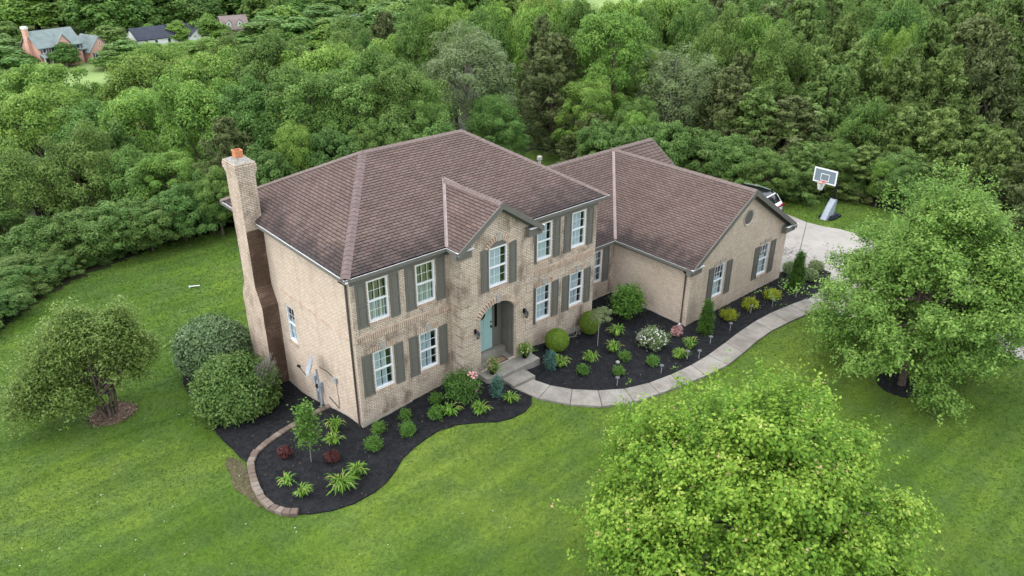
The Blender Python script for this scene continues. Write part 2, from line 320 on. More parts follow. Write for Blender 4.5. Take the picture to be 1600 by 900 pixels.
ground=b.build('ground',[m_lawn,m_floor,m_meadow],smooth=True); tag(ground,kind='structure')
def sheet(name,poly,mat,off=0.03,step=0.25,rough=0.0,seed=0,parent=None):
    rnd=random.Random(seed); xs=[p[0] for p in poly]; ys=[p[1] for p in poly]
    vs=[Vector(p) for p in poly]; n=len(vs); ed=[(i,(i+1)%n) for i in range(n)]
    x=min(xs)+step/2
    while x<max(xs):
        y=min(ys)+step/2
        while y<max(ys):
            q=(x+rnd.uniform(-.3,.3)*step,y+rnd.uniform(-.3,.3)*step)
            if inside(q[0],q[1],poly): vs.append(Vector(q))
            y+=step
        x+=step
    r=delaunay_2d_cdt(vs,ed,[tuple(range(n))],1,1e-4); mb=MB()
    mb.v=[(v.x,v.y,H(v.x,v.y)+off+(rnd.uniform(-rough,rough) if i>=n else 0)) for i,v in enumerate(r[0])]
    for f in r[2]: mb.f.append(tuple(f)); mb.uv+=[(0,0)]*len(f); mb.mi.append(0)
    # skirt
    for i in range(n):
        a=poly[i]; c=poly[(i+1)%n]; z=lambda p,o:(p[0],p[1],H(*p)+o)
        mb.poly([z(a,off),z(c,off),z(c,-0.1),z(a,-0.1)])
    return mb.build(name,mat,parent,smooth=False)
def smooth_poly(P,n=1):
    for _ in range(n):
        Q=[]
        for i in range(len(P)):
            a=P[i]; c=P[(i+1)%len(P)]; Q+=[(a[0]*.75+c[0]*.25,a[1]*.75+c[1]*.25),(a[0]*.25+c[0]*.75,a[1]*.25+c[1]*.75)]
        P=Q
    return P
INNER=[(6.3,-1.99),(6.63,-2.65),(7.19,-3.27),(7.99,-3.88),(8.93,-4.4),(10.0,-4.72),(11.14,-4.89),(12.36,-4.98),(13.52,-4.96),(15.0,-4.82),(16.0,-4.70),(17.49,-4.60),(18.82,-4.62),(20.21,-4.78),(21.35,-4.95)]
OUTER=[(5.34,-1.99),(5.73,-2.96),(6.48,-3.87),(7.39,-4.64),(8.57,-5.19),(9.77,-5.44),(10.91,-5.64),(12.17,-5.83),(13.54,-5.93),(14.8,-5.80),(16.12,-5.62),(17.38,-5.54),(18.62,-5.62),(20.0,-5.76),(20.9,-5.98)]
right_bed=INNER[::-1]+[(6.36,-1.2),(6.5,-0.5),(7.6,-0.4),(7.6,0.2),(12,0.3),(12,1.9),(15,1.9),(15,-2.6),(22.9,-2.6),(23.13,-2.5),(24.43,-2.94),(25.15,-3.5),(25.05,-4.2),(24.0,-4.62),(22.4,-4.9)]
left_bed=[(-3.55,5.3),(-3.72,4.22),(-3.79,2.61),(-3.85,1.81),(-3.83,0.99),(-4.05,0.38),(-4.22,-0.32),(-4.32,-0.91),(-4.27,-1.5),(-4.05,-1.93),(-3.73,-2.25),(-3.42,-2.51),(-2.85,-2.82),(-2.19,-3.0),(-1.39,-2.99),(-0.9,-2.87),(-0.36,-2.61),(0.11,-2.3),(0.76,-2.11),(1.29,-2.04),(1.79,-2.02),(2.51,-2.23),(3.16,-2.63),(3.7,-3.0),(4.23,-3.17),(4.83,-3.19),(5.33,-3.02),(5.60,-2.72),(5.38,-2.0),(5.38,-0.4),(3.8,0.2),(0.2,0.2),(0.2,10.2),(-1.2,10.6),(-2.8,10.2),(-3.4,8.6),(-3.6,6.8)]
lb=sheet('mulch_bed',left_bed,m_mulch,0.045,0.16,0.018,1); tag(lb,kind='structure')
rb=sheet('mulch_bed',right_bed,m_mulch,0.040,0.18,0.018,2); tag(rb,kind='structure')
ring=[(-6.25+0.85*math.cos(a)*random.Random(int(a*9)).uniform(.85,1.1),8.3+0.75*math.sin(a)) for a in np.arange(0,6.28,0.4)]
tag(sheet('mulch_ring',ring,m_mulchb,0.04,0.12,0.02,3),kind='structure')
ring=[(17.5+0.9*math.cos(a),-11.2+0.9*math.sin(a)) for a in np.arange(0,6.28,0.4)]
tag(sheet('mulch_ring',ring,m_mulch,0.04,0.15,0.02,4),kind='structure')
bare=smooth_poly([(-4.05,2.3),(-3.9,1.2),(-4.12,0.4),(-4.3,-0.5),(-4.35,-1.2),(-4.52,-1.25),(-4.55,-.5),(-4.75,0.2),(-4.5,.9),(-4.45,1.6)],2)
tag(sheet('bare_soil_patch',bare,noisy('bare soil',(0.07,0.055,0.03),(0.15,0.125,0.07),9,1,0.9,0.03),0.012,0.12,0.01,5),kind='structure')
# driveway, in poured slabs
drive=tag(thing('driveway',None,None),kind='structure')
D=[[(22.6,1.0),(26.6,-1.55),(30.52,0.3),(30.9,1.9),(29.9,6.5),(22.6,6.5)],
   [(22.6,-2.52),(23.13,-2.46),(24.43,-2.90),(25.17,-3.44),(26.6,-1.57),(22.6,0.97)],
   [(25.17,-3.48),(25.09,-4.2),(24.05,-4.64),(24.2,-6.2),(30.6,-6.0),(31.0,-2.8),(30.95,-1.66),(30.63,-0.73),(30.52,0.27),(26.62,-1.58)],
   [(24.03,-4.66),(22.4,-4.94),(21.38,-4.99),(20.93,-6.0),(21.9,-9.2),(22.4,-10.2),(24.6,-9.2),(24.17,-6.2)],
   [(24.22,-6.24),(24.64,-9.2),(29.6,-10.0),(30.6,-6.04)],
   [(22.4,-10.24),(23.2,-13.7),(23.6,-20),(24,-40),(29,-40),(28.4,-16),(28.7,-12),(29.6,-10.04),(24.62,-9.24)]]
for i,p in enumerate(D): sheet('slab',p,m_drive,0.05,0.6,0.0,10+i,drive)
walk=tag(thing('sidewalk',None,None),kind='structure')
def lerp(a,c,t): return (a[0]+(c[0]-a[0])*t,a[1]+(c[1]-a[1])*t)
for i in range(len(INNER)-1):
    a,c,d,e=INNER[i],INNER[i+1],OUTER[i+1],OUTER[i]
    g=0.012; p=[lerp(a,c,g),lerp(c,a,g),lerp(d,e,0),lerp(e,d,0)]
    p=[lerp(a,c,.012),lerp(c,a,.012),lerp(d,e,.012),lerp(e,d,.012)]
    mb=MB(); top=[(q[0],q[1],H(*q)+0.085) for q in p]; bot=[(q[0],q[1],H(*q)-0.1) for q in p]
    mb.poly(top)
    for k in range(4): mb.poly([top[k],bot[k],bot[(k+1)%4],top[(k+1)%4]])
    mb.build('slab',m_walk,walk)
jl=sheet('joint_sand',[lerp(a,c,.01) for a,c in zip(INNER,OUTER)]+[lerp(c,a,.01) for a,c in zip(INNER,OUTER)][::-1],m_mulchb,0.052,0.5,0,77,walk)
# paver edging
PV=[(0.04,2.46),(-0.68,2.40),(-1.34,2.27),(-2.17,2.07),(-2.87,1.78),(-3.4,1.46),(-3.78,0.98),(-4.0,0.38),(-4.18,-0.32),(-4.26,-0.91),(-4.22,-1.5),(-4.0,-1.95),(-3.70,-2.25)]
edge=thing('paver_edging','curved row of brown tumbled paver blocks edging the black mulch beside the left corner','edging',(-3,0,0))
pts=[Vector(p) for p in PV]; dist=[0]
for a,c in zip(pts,pts[1:]): dist.append(dist[-1]+(c-a).length)
def along(t):
    for i in range(len(pts)-1):
        if t<=dist[i+1]: return pts[i].lerp(pts[i+1],(t-dist[i])/(dist[i+1]-dist[i]))
    return pts[-1]
rnd=random.Random(4); nP=33
pm=MB(); X=Fr((0,0,0),(1,0,0),(0,1,0))
bmv=[(-.128,-.12,-.08),(.128,-.12,-.08),(.150,.12,-.08),(-.150,.12,-.08)]
ch=0.018
lo=[Vector(q) for q in bmv]; mid=[Vector((q[0],q[1],.07-ch)) for q in bmv]; hi=[Vector((q[0]*(1-ch/.13),q[1]*(1-ch/.13),.07)) for q in bmv]
for A,Bq in((lo,mid),(mid,hi)):
    for k in range(4): pm.poly([A[k],A[(k+1)%4],Bq[(k+1)%4],Bq[k]])
pm.poly(hi); pme=pm.build('paver',m_paver,edge); pme_me=pme.data
for i in range(nP):
    t=(i+.5)*dist[-1]/nP; p=along(t); q=along(min(t+.1,dist[-1]))-along(max(t-.1,0)); ang=math.atan2(q.y,q.x)
    o=pme if i==0 else inst(pme_me,'paver',edge)
    o.location=(p.x+3,p.y,H(p.x,p.y)+0.075+rnd.uniform(-.008,.012)); o.rotation_euler=(rnd.uniform(-.04,.04),rnd.uniform(-.04,.04),ang+math.pi+rnd.uniform(-.05,.05)); o.scale=(dist[-1]/nP/0.29,rnd.uniform(.95,1.05),1)
# ================================================================ THE HOUSE
house=thing('brick_house','two-storey buff brick house with brown hip roof, grey shutters and teal front door','house',(0,0,0))
WX,WD,EZ=11.68,9.1,6.05
def wall(fr,outline,holes,mat,name='wall',reveal=0.11,parent=house,base=None):
    b=MB(); allp=[[Vector((p[0],p[1],0)) for p in outline]]+[[Vector((p[0],p[1],0)) for p in h] for h in holes]
    flat=[p for l in allp for p in l]
    for tri in tessellate_polygon(allp): b.poly([fr.P(flat[i].x,flat[i].y) for i in tri],[(flat[i].x,flat[i].y) for i in tri])
    for h in holes:
        for k in range(len(h)):
            a,c=h[k],h[(k+1)%len(h)]
            b.poly([fr.P(*a,0),fr.P(*c,0),fr.P(*c,-reveal),fr.P(*a,-reveal)],[(a[0],a[1]),(c[0],c[1]),(c[0]+reveal,c[1]),(a[0]+reveal,a[1])])
    return b.build(name,mat,parent)
def rect(u,v,w,h): return [(u,v),(u+w,v),(u+w,v+h),(u,v+h)]
def window(fr,u,v,w,h,curtain,parent=house,gap=None,seed=0,cw=1.0,cols=3):
    rnd=random.Random(seed); b=MB(); f=0.055
    b.box(fr,u,u+f,v,v+h,-.10,-.02); b.box(fr,u+w-f,u+w,v,v+h,-.10,-.02)
    b.box(fr,u+f,u+w-f,v+h-f,v+h,-.10,-.022); b.box(fr,u+f,u+w-f,v,v+f*1.2,-.10,-.018)
    mid=v+h*0.5; b.box(fr,u+f,u+w-f,mid-.028,mid+.028,-.098,-.035)
    win=b.build('window',m_white,parent)
    mb=MB(); cwid=(w-2*f)/cols
    for (y0,y1,d) in ((v+f*1.2,mid-.028,-.085),(mid+.028,v+h-f,-.062)):
        for k in range(1,cols): mb.box(fr,u+f+cwid*k-.0065,u+f+cwid*k+.0065,y0,y1,d-.010,d+.004)
        ym=(y0+y1)/2; mb.box(fr,u+f,u+w-f,ym-.0065,ym+.0065,d-.008,d+.003)
    mb.build('muntin',m_white,win)
    for (y0,y1,d) in ((v+f*1.2,mid-.028,-.088),(mid+.028,v+h-f,-.068)):
        for k in range(cols):
            for yy in ((y0,(y0+y1)/2),((y0+y1)/2,y1)):
                p=MB(); p.box(fr,u+f+cwid*k+.009,u+f+cwid*(k+1)-.009,yy[0]+.009,yy[1]-.009,d-.004,d); p.build('pane',m_glass,win)
    # curtain folds
    for (cm,a0,a1,y0,y1) in curtain:
        c=MB(); n=26; top=[]; bot=[]
        for k in range(n+1):
            uu=u+.03+(w-.06)*(a0+(a1-a0)*k/n); dd=-.125+.012*math.sin(k*1.9+rnd.random()*.9)
            top.append(fr.P(uu,v+h*y1,dd)); bot.append(fr.P(uu,v+h*y0,dd*1.02))
        for k in range(n): c.poly([bot[k],bot[k+1],top[k+1],top[k]])
        c.build('curtain',cm,win)
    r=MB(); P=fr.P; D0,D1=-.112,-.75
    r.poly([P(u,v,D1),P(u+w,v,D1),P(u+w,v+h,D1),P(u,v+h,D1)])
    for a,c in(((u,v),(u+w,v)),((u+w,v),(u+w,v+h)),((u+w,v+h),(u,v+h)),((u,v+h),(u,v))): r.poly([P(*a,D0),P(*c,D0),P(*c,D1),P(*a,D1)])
    r.build('room_recess',m_room,win); return win
def shutter(fr,u,v,w,h,parent=house):
    b=MB(); fw=0.052; b.box(fr,u,u+w,v,v+h,.004,.020)
    b.box(fr,u,u+fw,v,v+h,.020,.040); b.box(fr,u+w-fw,u+w,v,v+h,.020,.040)
    for (y0,y1) in((v,v+.075),(v+h*.5-.035,v+h*.5+.035),(v+h-.07,v+h)): b.box(fr,u+fw,u+w-fw,y0,y1,.020,.0395)
    for (y0,y1) in((v+.075,v+h*.5-.035),(v+h*.5+.035,v+h-.07)): b.box(fr,u+fw+.035,u+w-fw-.035,y0+.035,y1-.035,.020,.034)
    return b.build('shutter',m_trim,parent)
def soldiers(fr,u0,u1,v0,v1,d=.012,parent=house,name='soldier_course'):
    b=MB(); b.box(fr,u0,u1,v0,v1,-.02,.003,1); n=max(1,round((u1-u0)/.085)); s=(u1-u0)/n; r=random.Random(int(u0*97+v0*31))
    for k in range(n): b.box(fr,u0+k*s+.011,u0+(k+1)*s-.011,v0+.008,v1-.008,0,d+.008+r.uniform(-.004,.006),0)
    return b.build(name,[m_soldier,m_mort],parent)
def arch(fr,uc,vs,half,rise,thick,d,n,parent=house,name='brick_arch'):
    R=(half*half+rise*rise)/(2*rise); vc=vs+rise-R; a0=math.asin(half/R); b=MB(); P=fr.P
    for k in range(n):
        t0=-a0+2*a0*(k+.14)/n; t1=-a0+2*a0*(k+.86)/n
        q=[(uc+math.sin(t0)*R,vc+math.cos(t0)*R),(uc+math.sin(t1)*R,vc+math.cos(t1)*R),(uc+math.sin(t1)*(R+thick),vc+math.cos(t1)*(R+thick)),(uc+math.sin(t0)*(R+thick),vc+math.cos(t0)*(R+thick))]
        b.poly([P(*z,d) for z in q]); 
        for i in range(4): b.poly([P(*q[i],-.01),P(*q[(i+1)%4],-.01),P(*q[(i+1)%4],d),P(*q[i],d)])
    m=MB(); N=16
    for k in range(N):
        t0=-a0+2*a0*k/N; t1=-a0+2*a0*(k+1)/N; A=[(R,t0),(R,t1),(R+thick,t1),(R+thick,t0)]
        b.poly([P(uc+math.sin(t)*r,vc+math.cos(t)*r,.004) for r,t in A],m=1)
    return b.build(name,[m_soldier,m_mort],parent)
def arch_pts(uc,vs,half,rise,n=14):
    R=(half*half+rise*rise)/(2*rise); vc=vs+rise-R; a0=math.asin(half/R)
    return [(uc+math.sin(a0-2*a0*k/n)*R,vc+math.cos(a0-2*a0*k/n)*R) for k in range(n+1)]
def keystone(fr,uc,v0,v1,w0=.075,w1=.105,d=.045,parent=house):
    b=MB(); P=fr.P; q=[(uc-w0,v0),(uc+w0,v0),(uc+w1,v1),(uc-w1,v1)]; b.poly([P(*z,d) for z in q])
    for i in range(4): b.poly([P(*q[i],0),P(*q[(i+1)%4],0),P(*q[(i+1)%4],d),P(*q[i],d)])
    return b.build('keystone',m_stone,parent)
FL=W0
ww=.803; Z1,Z2,HH=1.481,4.201,1.551
XW=[.633,2.566,8.303,10.22]
BX0,BX1,BY=4.02,7.45,-0.66
# main front, left and right of the bay
base=-0.35
holesL=[rect(XW[0],Z1,ww,HH),rect(XW[1],Z1,ww,HH),rect(XW[0],Z2,ww,HH),rect(XW[1],Z2,ww,HH)]
holesR=[rect(XW[2],Z1,ww,HH),rect(XW[3],Z1,ww,HH),rect(XW[2],Z2,ww,HH),rect(XW[3],Z2,ww,HH)]
wall(FL,[(0,base),(BX0,base),(BX0,EZ),(0,EZ)],holesL,m_brick)
wall(FL,[(BX1,base),(WX,base),(WX,EZ),(BX1,EZ)],holesR,m_brick)
b=MB(); b.box(FL,0.0,BX0,-.4,0.40,-.05,.018); b.box(FL,BX1,WX,-.4,.34,-.05,.018); b.build('foundation',m_found,house)
sheer=[(m_curt,.03,.40,.03,.97),(m_curt,.46,.74,.03,.97)]; full=[(m_curt,.02,.78,.02,.98)]; olive=[(m_curt2,0,.30,.02,1),(m_curt2,.34,.62,.02,1),(m_curt2,.66,.86,.02,1),(m_curt,.05,.9,.02,.52)]
for i,(x,z) in enumerate([(XW[0],Z2),(XW[1],Z2),(XW[2],Z2),(XW[3],Z2),(XW[0],Z1),(XW[1],Z1),(XW[2],Z1),(XW[3],Z1)]):
    window(FL,x,z,ww,HH,olive if i<2 else (full if i in(2,3,6) else sheer),seed=i)
    shutter(FL,x-.455,z-.07,.395,HH+.09+(0.02 if z==Z2 else 0)); 
    shutter(FL,x+ww+.05,z-.07,.375,HH+.09+(0.02 if z==Z2 else 0))
    soldiers(FL,x-.03,x+ww+.03,z-.115,z-.012,.03,name='window_sill')
    if z==Z1:
        soldiers(FL,x-.10,x+ww+.10,z+HH+.02,z+HH+.24); keystone(FL,x+ww/2,z+HH+.015,z+HH+.31)
for a,c in((.12,BX0-.02),(BX1+.03,WX-.12)):
    soldiers(FL,a,c,3.56,3.79,.02)
    b=MB(); b.box(FL,a-.05,c,3.795,3.86,0,.032); b.build('brick_band',m_soldier,house)
# left side wall faces -x: u runs from the back corner to the front corner
LS=Fr((0,WD,0),(0,-1,0),(-1,0,0)); SW=(WD-5.25,1.54,.68,1.56)
wall(LS,[(0,-1.6),(WD,-1.6),(WD,EZ),(0,EZ)],[rect(*SW)],m_brick_side); window(LS,*SW,[(m_curt,.1,.9,0.02,.6)],seed=9,cols=2)
soldiers(LS,SW[0]-.03,SW[0]+SW[2]+.03,SW[1]-.11,SW[1]-.012,.03,name='window_sill')
b=MB(); b.box(LS,3.3,WD-.02,3.60,3.66,0,.03); b.box(LS,3.3,WD-.02,.72,.77,0,.012); b.build('brick_band',m_soldier,house)
b=MB()
for k in range(14):
    u0=3.0+k*(WD+.016-3.0)/14; u1=3.0+(k+1)*(WD+.016-3.0)/14; z0,z1=H(-.1,WD-u0)+.13,H(-.1,WD-u1)+.13
    b.poly([LS.P(u0,-1.5,.016),LS.P(u1,-1.5,.016),LS.P(u1,z1,.016),LS.P(u0,z0,.016)]); b.poly([LS.P(u0,z0,.016),LS.P(u1,z1,.016),LS.P(u1,z1,-.01),LS.P(u0,z0,-.01)])
b.build('foundation',m_found,house)
RS=Fr((WX,0,0),(0,1,0),(1,0,0)); wall(RS,[(0,-.4),(WD,-.4),(WD,EZ),(0,EZ)],[],m_brick)
BK=Fr((WX,WD,0),(-1,0,0),(0,1,0)); wall(BK,[(0,-1.6),(WX,-1.6),(WX,EZ),(0,EZ)],[],m_brick_side)
# entrance bay
BF=Fr((0,BY,0),(1,0,0),(0,-1,0)); bc=(BX0+BX1)/2
apx=5.70; bw=(5.30,4.22,.89,1.60)
door=[(4.86,.78)]+[(6.60,.78)]+arch_pts(5.73,3.04,.87,.50)
awin=[(5.30,4.22),(6.19,4.22)]+arch_pts(5.745,5.70,.445,.33)
bz=lambda x: 7.42-abs(x-apx)*0.68
wall(BF,[(BX0,.0),(BX1,.0),(BX1,bz(BX1)),(apx,bz(apx)),(BX0,bz(BX0))],[door,awin],m_brick,reveal=.12)
wall(Fr((BX0,0,0),(0,-1,0),(-1,0,0)),[(0,-.2),(.66,-.2),(.66,EZ),(0,EZ)],[],m_brick); wall(Fr((BX1,BY,0),(0,1,0),(1,0,0)),[(0,-.2),(.66,-.2),(.66,EZ),(0,EZ)],[],m_brick)
b=MB(); b.box(BF,BX0-.015,4.86,-.3,.52,-.05,.02); b.box(BF,6.60,BX1+.015,-.3,.52,-.05,.02); b.build('foundation',m_found,house)
window(BF,bw[0],bw[1],bw[2],bw[3]-.03,[(m_curt,.02,.72,.02,.98)],seed=20)
b=MB(); q=[(5.30,5.79),(6.19,5.79)]+arch_pts(5.745,5.795,.445,.235); b.poly([BF.P(*z,-.03) for z in q]); b.build('arch_panel',m_trim,house)
shutter(BF,4.91,4.15,.36,1.68); shutter(BF,6.24,4.15,.37,1.68); soldiers(BF,5.27,6.22,4.10,4.208,.035,name='window_sill')
arch(BF,5.745,5.76,.50,.29,.20,.035,13); keystone(BF,5.745,6.02,6.31)
arch(BF,5.73,3.06,.92,.50,.22,.04,20); keystone(BF,5.73,3.53,3.86)
# quoins
for k in range(13):
    z0=.60+k*.405
    if z0+.36>5.75: break
    for (u0,u1) in ((BX0-.022,BX0+.47-(.09 if k%2 else 0)),(BX1-.40+(.09 if k%2 else 0),BX1+.022)):
        b=MB(); b.box(BF,u0,u1,z0,z0+.375,-.30,.03); b.build('quoin',m_brick,house)
    b=MB(); b.box(Fr((BX0,0,0),(0,-1,0),(-1,0,0)),.10,.68,z0,z0+.375,-.02,.026); b.build('quoin',m_brick,house)
# recess with door
b=MB(); Y0,Y1=-.54,.17; b.wbox(6.595,6.66,Y0,Y1,.78,3.7); b.wbox(4.80,4.865,Y0,Y1,.78,3.7); b.wbox(4.80,6.66,Y1,Y1+.05,.78,3.7); b.wbox(4.80,6.66,Y0,Y1,3.56,3.6)
for (y0,y1) in((-.44,-.28),(-.20,.08)):
    for (z0,z1) in((1.0,1.9),(2.0,3.2)): b.wbox(6.575,6.597,y0,y1,z0,z1)
b.build('entry_recess',m_trim,house)
df=Fr((0,Y1,0),(1,0,0),(0,-1,0))
d=MB(); d.box(df,5.14,6.06,1.10,3.13,.0,.05)
for (u0,u1) in((5.24,5.56),(5.64,5.96)):
    for (z0,z1) in((1.22,1.95),(2.08,2.62),(2.72,3.02)): d.box(df,u0,u1,z0,z1,.05,.062)
dr=d.build('front_door',m_teal,house)
h=MB(); h.box(df,5.97,6.01,2.02,2.14,.05,.08); h.tube([df.P(5.99,2.08,.08),df.P(5.99,2.08,.13)],.03); h.tube([df.P(5.99,2.28,.05),df.P(5.99,2.28,.09)],.03); h.build('handle',m_black,dr)
m_grey_print=M('grey lettering',(0.22,0.22,0.23),.6)
sg=MB(); c=df.P(5.50,2.72,.075); ax=[(c+Vector((math.cos(a)*.21,0,math.sin(a)*.21))) for a in np.arange(0,6.283,.3)]
sg.poly(ax); sg.poly([p+Vector((0,.012,0)) for p in ax]); 
for k in range(len(ax)): sg.poly([ax[k],ax[(k+1)%len(ax)],ax[(k+1)%len(ax)]+Vector((0,.012,0)),ax[k]+Vector((0,.012,0))])
sgo=sg.build('hanging_sign',m_black,None); tag(sgo,'round black sign with worn grey script hanging on the teal front door','sign')
sc_=MB()
rr=random.Random(3)
for k,zz in enumerate((.09,.02,-.05,-.11)):
    hw=[.10,.14,.13,.08][k]; pth=[c+Vector((-hw+2*hw*i/9,-.006,zz+rr.uniform(-.022,.022))) for i in range(10)]; sc_.tube(pth,.007,4)
tag(sc_.build('grey_script',m_grey_print,sgo),None)
b=MB(); b.box(df,6.10,6.52,1.10,3.13,0,.03); b.box(df,6.20,6.33,1.95,3.0,.03,.04,1); b.build('sidelight',[m_trim,m_black],house)
b=MB(); b.box(df,5.08,5.14,1.09,3.2,0,.06); b.box(df,6.06,6.11,1.09,3.2,0,.06); b.box(df,5.08,6.11,3.13,3.2,.002,.062); b.box(df,5.1,6.1,1.055,1.10,0,.08); b.build('door_frame',m_trim,house)
b=MB(); b.wbox(4.87,6.59,-.10,.165,.72,1.05); b.build('threshold_step',m_step,house)
# roofs -------------------------------------------------------------
def clip(poly,a,bq,side=1):
    out=[]
    for i in range(len(poly)):
        p,q=poly[i],poly[(i+1)%len(poly)]
        f=lambda z:((bq[0]-a[0])*(z[1]-a[1])-(bq[1]-a[1])*(z[0]-a[0]))
        fp,fq=f(p),f(q)
        if fp>=-1e-9: out.append(p)
        if (fp>1e-9 and fq<-1e-9) or (fp<-1e-9 and fq>1e-9):
            t=fp/(fp-fq); out.append((p[0]+(q[0]-p[0])*t,p[1]+(q[1]-p[1])*t))
    return out
CAMP=cam.matrix_world.translation
singles=[]
def shingle_mesh(uu,vv,w,h,fx):
    pass
def roof_face(pts,mb,under,near=None,parentname=None,seed=0):
    pts=[Vector(p) for p in pts]; o=pts[0]; U=(pts[1]-pts[0]).normalized(); N=U.cross(pts[2]-pts[0]).normalized()
    if N.z<0: N=-N
    Wd=N.cross(U).normalized()
    if Wd.z<0: Wd=-Wd
    P2=[((p-o).dot(U),(p-o).dot(Wd)) for p in pts]
    area=sum(P2[i][0]*P2[(i+1)%len(P2)][1]-P2[(i+1)%len(P2)][0]*P2[i][1] for i in range(len(P2)))
    if area<0: P2=P2[::-1]
    T=lambda u,v,n=0:o+U*u+Wd*v+N*n
    under.poly([T(u,v,0) for u,v in P2]); under.poly([T(u,v,-.06) for u,v in P2])
    for i in range(len(P2)):
        a,c=P2[i],P2[(i+1)%len(P2)]; under.poly([T(*a,0),T(*c,0),T(*c,-.06),T(*a,-.06)])
    rnd=random.Random(seed); EX=.128; TW=.305; vmax=max(p[1] for p in P2); u0=min(p[0] for p in P2); u1=max(p[0] for p in P2)
    r=0; v=0.0
    while v<vmax:
        off=(r%2)*TW/2+rnd.uniform(-.03,.03); u=u0-TW+off
        while u<u1:
            g=.008; dv=rnd.uniform(-.006,.006)
            q=[(u+g,v+dv),(u+TW-g,v+dv),(u+TW-g,v+EX),(u+g,v+EX)]; c=q
            for i in range(len(P2)):
                c=clip(c,P2[i],P2[(i+1)%len(P2)])
                if len(c)<3: break
            if len(c)>=3:
                A=abs(sum(c[i][0]*c[(i+1)%len(c)][1]-c[(i+1)%len(c)][0]*c[i][1] for i in range(len(c))))/2
                if A>.0012:
                    t=rnd.random(); fullp=(len(c)==4 and A>(TW-2*g)*EX*.93); mid=T(u+TW/2,v+EX/2)
                    if near and fullp and inside(mid.x,mid.y,near): singles.append((Matrix((U,Wd,N)).transposed().to_4x4(),T(u,v+dv,0),(mid-CAMP).length,c,mb,(T,t,v)))
                    else: emit(mb,T,c,v,EX,t)
            u+=TW
        v+=EX; r+=1
    return T
def emit(mb,T,c,v,EX,t):
    hgt=lambda p: .020-.014*max(0,min(1,(p[1]-v)/EX))
    mb.poly([T(p[0],p[1],hgt(p)) for p in c],[(t,max(0,(p[1]-v)/EX)) for p in c])
    for i in range(len(c)):
        a,b_=c[i],c[(i+1)%len(c)]
        if (a[1]+b_[1])/2<v+EX*.9: mb.poly([T(*a,0),T(*b_,0),T(*b_,hgt(b_)),T(*a,hgt(a))],[(t,.95)]*4)
RZ=8.57; e=.27
A_,B_,C_,D_=(-e,-e,6.23),(WX+e,-e,6.23),(WX+e,WD+e,6.23),(-e,WD+e,6.23); RL,RR=(3.53,4.55,RZ),(8.20,4.55,RZ)
sh=MB(); un=MB()
roof_face([A_,B_,RR,RL],sh,un,near=[(-.3,-.3),(4.2,-.3),(4.2,3.0),(1.8,3.2)],seed=1)
roof_face([D_,A_,RL],sh,un,near=[(-.3,-.3),(2.2,2.6),(-.3,4.5)],seed=2)
roof_face([B_,C_,RR],sh,un,seed=3); roof_face([C_,D_,RL,RR],sh,un,seed=4)
singles.sort(key=lambda s:s[2])
for s_ in singles[300:]:
    T,t,v=s_[5]; emit(s_[4],T,s_[3],v,.128,t)
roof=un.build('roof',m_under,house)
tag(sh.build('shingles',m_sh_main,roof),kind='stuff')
one=MB(); emit(one,lambda u,v,n=0:Vector((u,v,n)),[(.008,0),(.297,0),(.297,.128),(.008,.128)],0,.128,0.0)
so1=one.build('shingle',m_sh_main,roof); shm=so1.data
for i,s_ in enumerate(singles[:300]):
    o=so1 if i==0 else inst(shm,'shingle',roof); o.matrix_basis=Matrix.Translation(s_[1])@s_[0]
capm={}
def caps(p,q,nl,nr,parent,mat=None,wd=.15,step=.21,key='cap'):
    """overlapping folded caps from low end p to high end q; nl,nr: the two roof plane directions away from the line"""
    mat=mat or m_cap; p,q=Vector(p),Vector(q); L_=(q-p).length; d=(q-p).normalized()
    up=Vector((0,0,1)); side=d.cross(up).normalized(); n=side.cross(d).normalized()
    drop=nl; k=(round(drop,2),mat.name)
    if k not in capm:
        b=MB(); Lc=step*1.12
        for s in(-1,1):
            b.poly([(0,0,.050),(0,Lc,.036),(s*wd,Lc,.036-drop*wd),(s*wd,0,.050-drop*wd)])
            b.poly([(s*wd,0,.050-drop*wd),(s*wd,Lc,.036-drop*wd),(s*wd,Lc,.012-drop*wd),(s*wd,0,.012-drop*wd)])
            b.poly([(0,0,.050),(s*wd,0,.050-drop*wd),(s*wd,0,.015-drop*wd),(0,0,.02)])
        ob=b.build('ridge_cap',mat,parent); capm[k]=ob.data; COL.objects.unlink(ob); bpy.data.objects.remove(ob)
    me=capm[k]; N_=int(L_/step)
    Mx=Matrix((side,d,n)).transposed().to_4x4()
    for i in range(N_): inst(me,'ridge_cap',parent,mat=Matrix.Translation(p+d*(i*L_/N_))@Mx)
caps(A_,RL,.42,0,roof,m_cap2,.16); caps(D_,RL,.42,0,roof); caps(B_,RR,.42,0,roof); caps(C_,RR,.42,0,roof,step=.5)
caps(RL,RR,.49,0,roof)
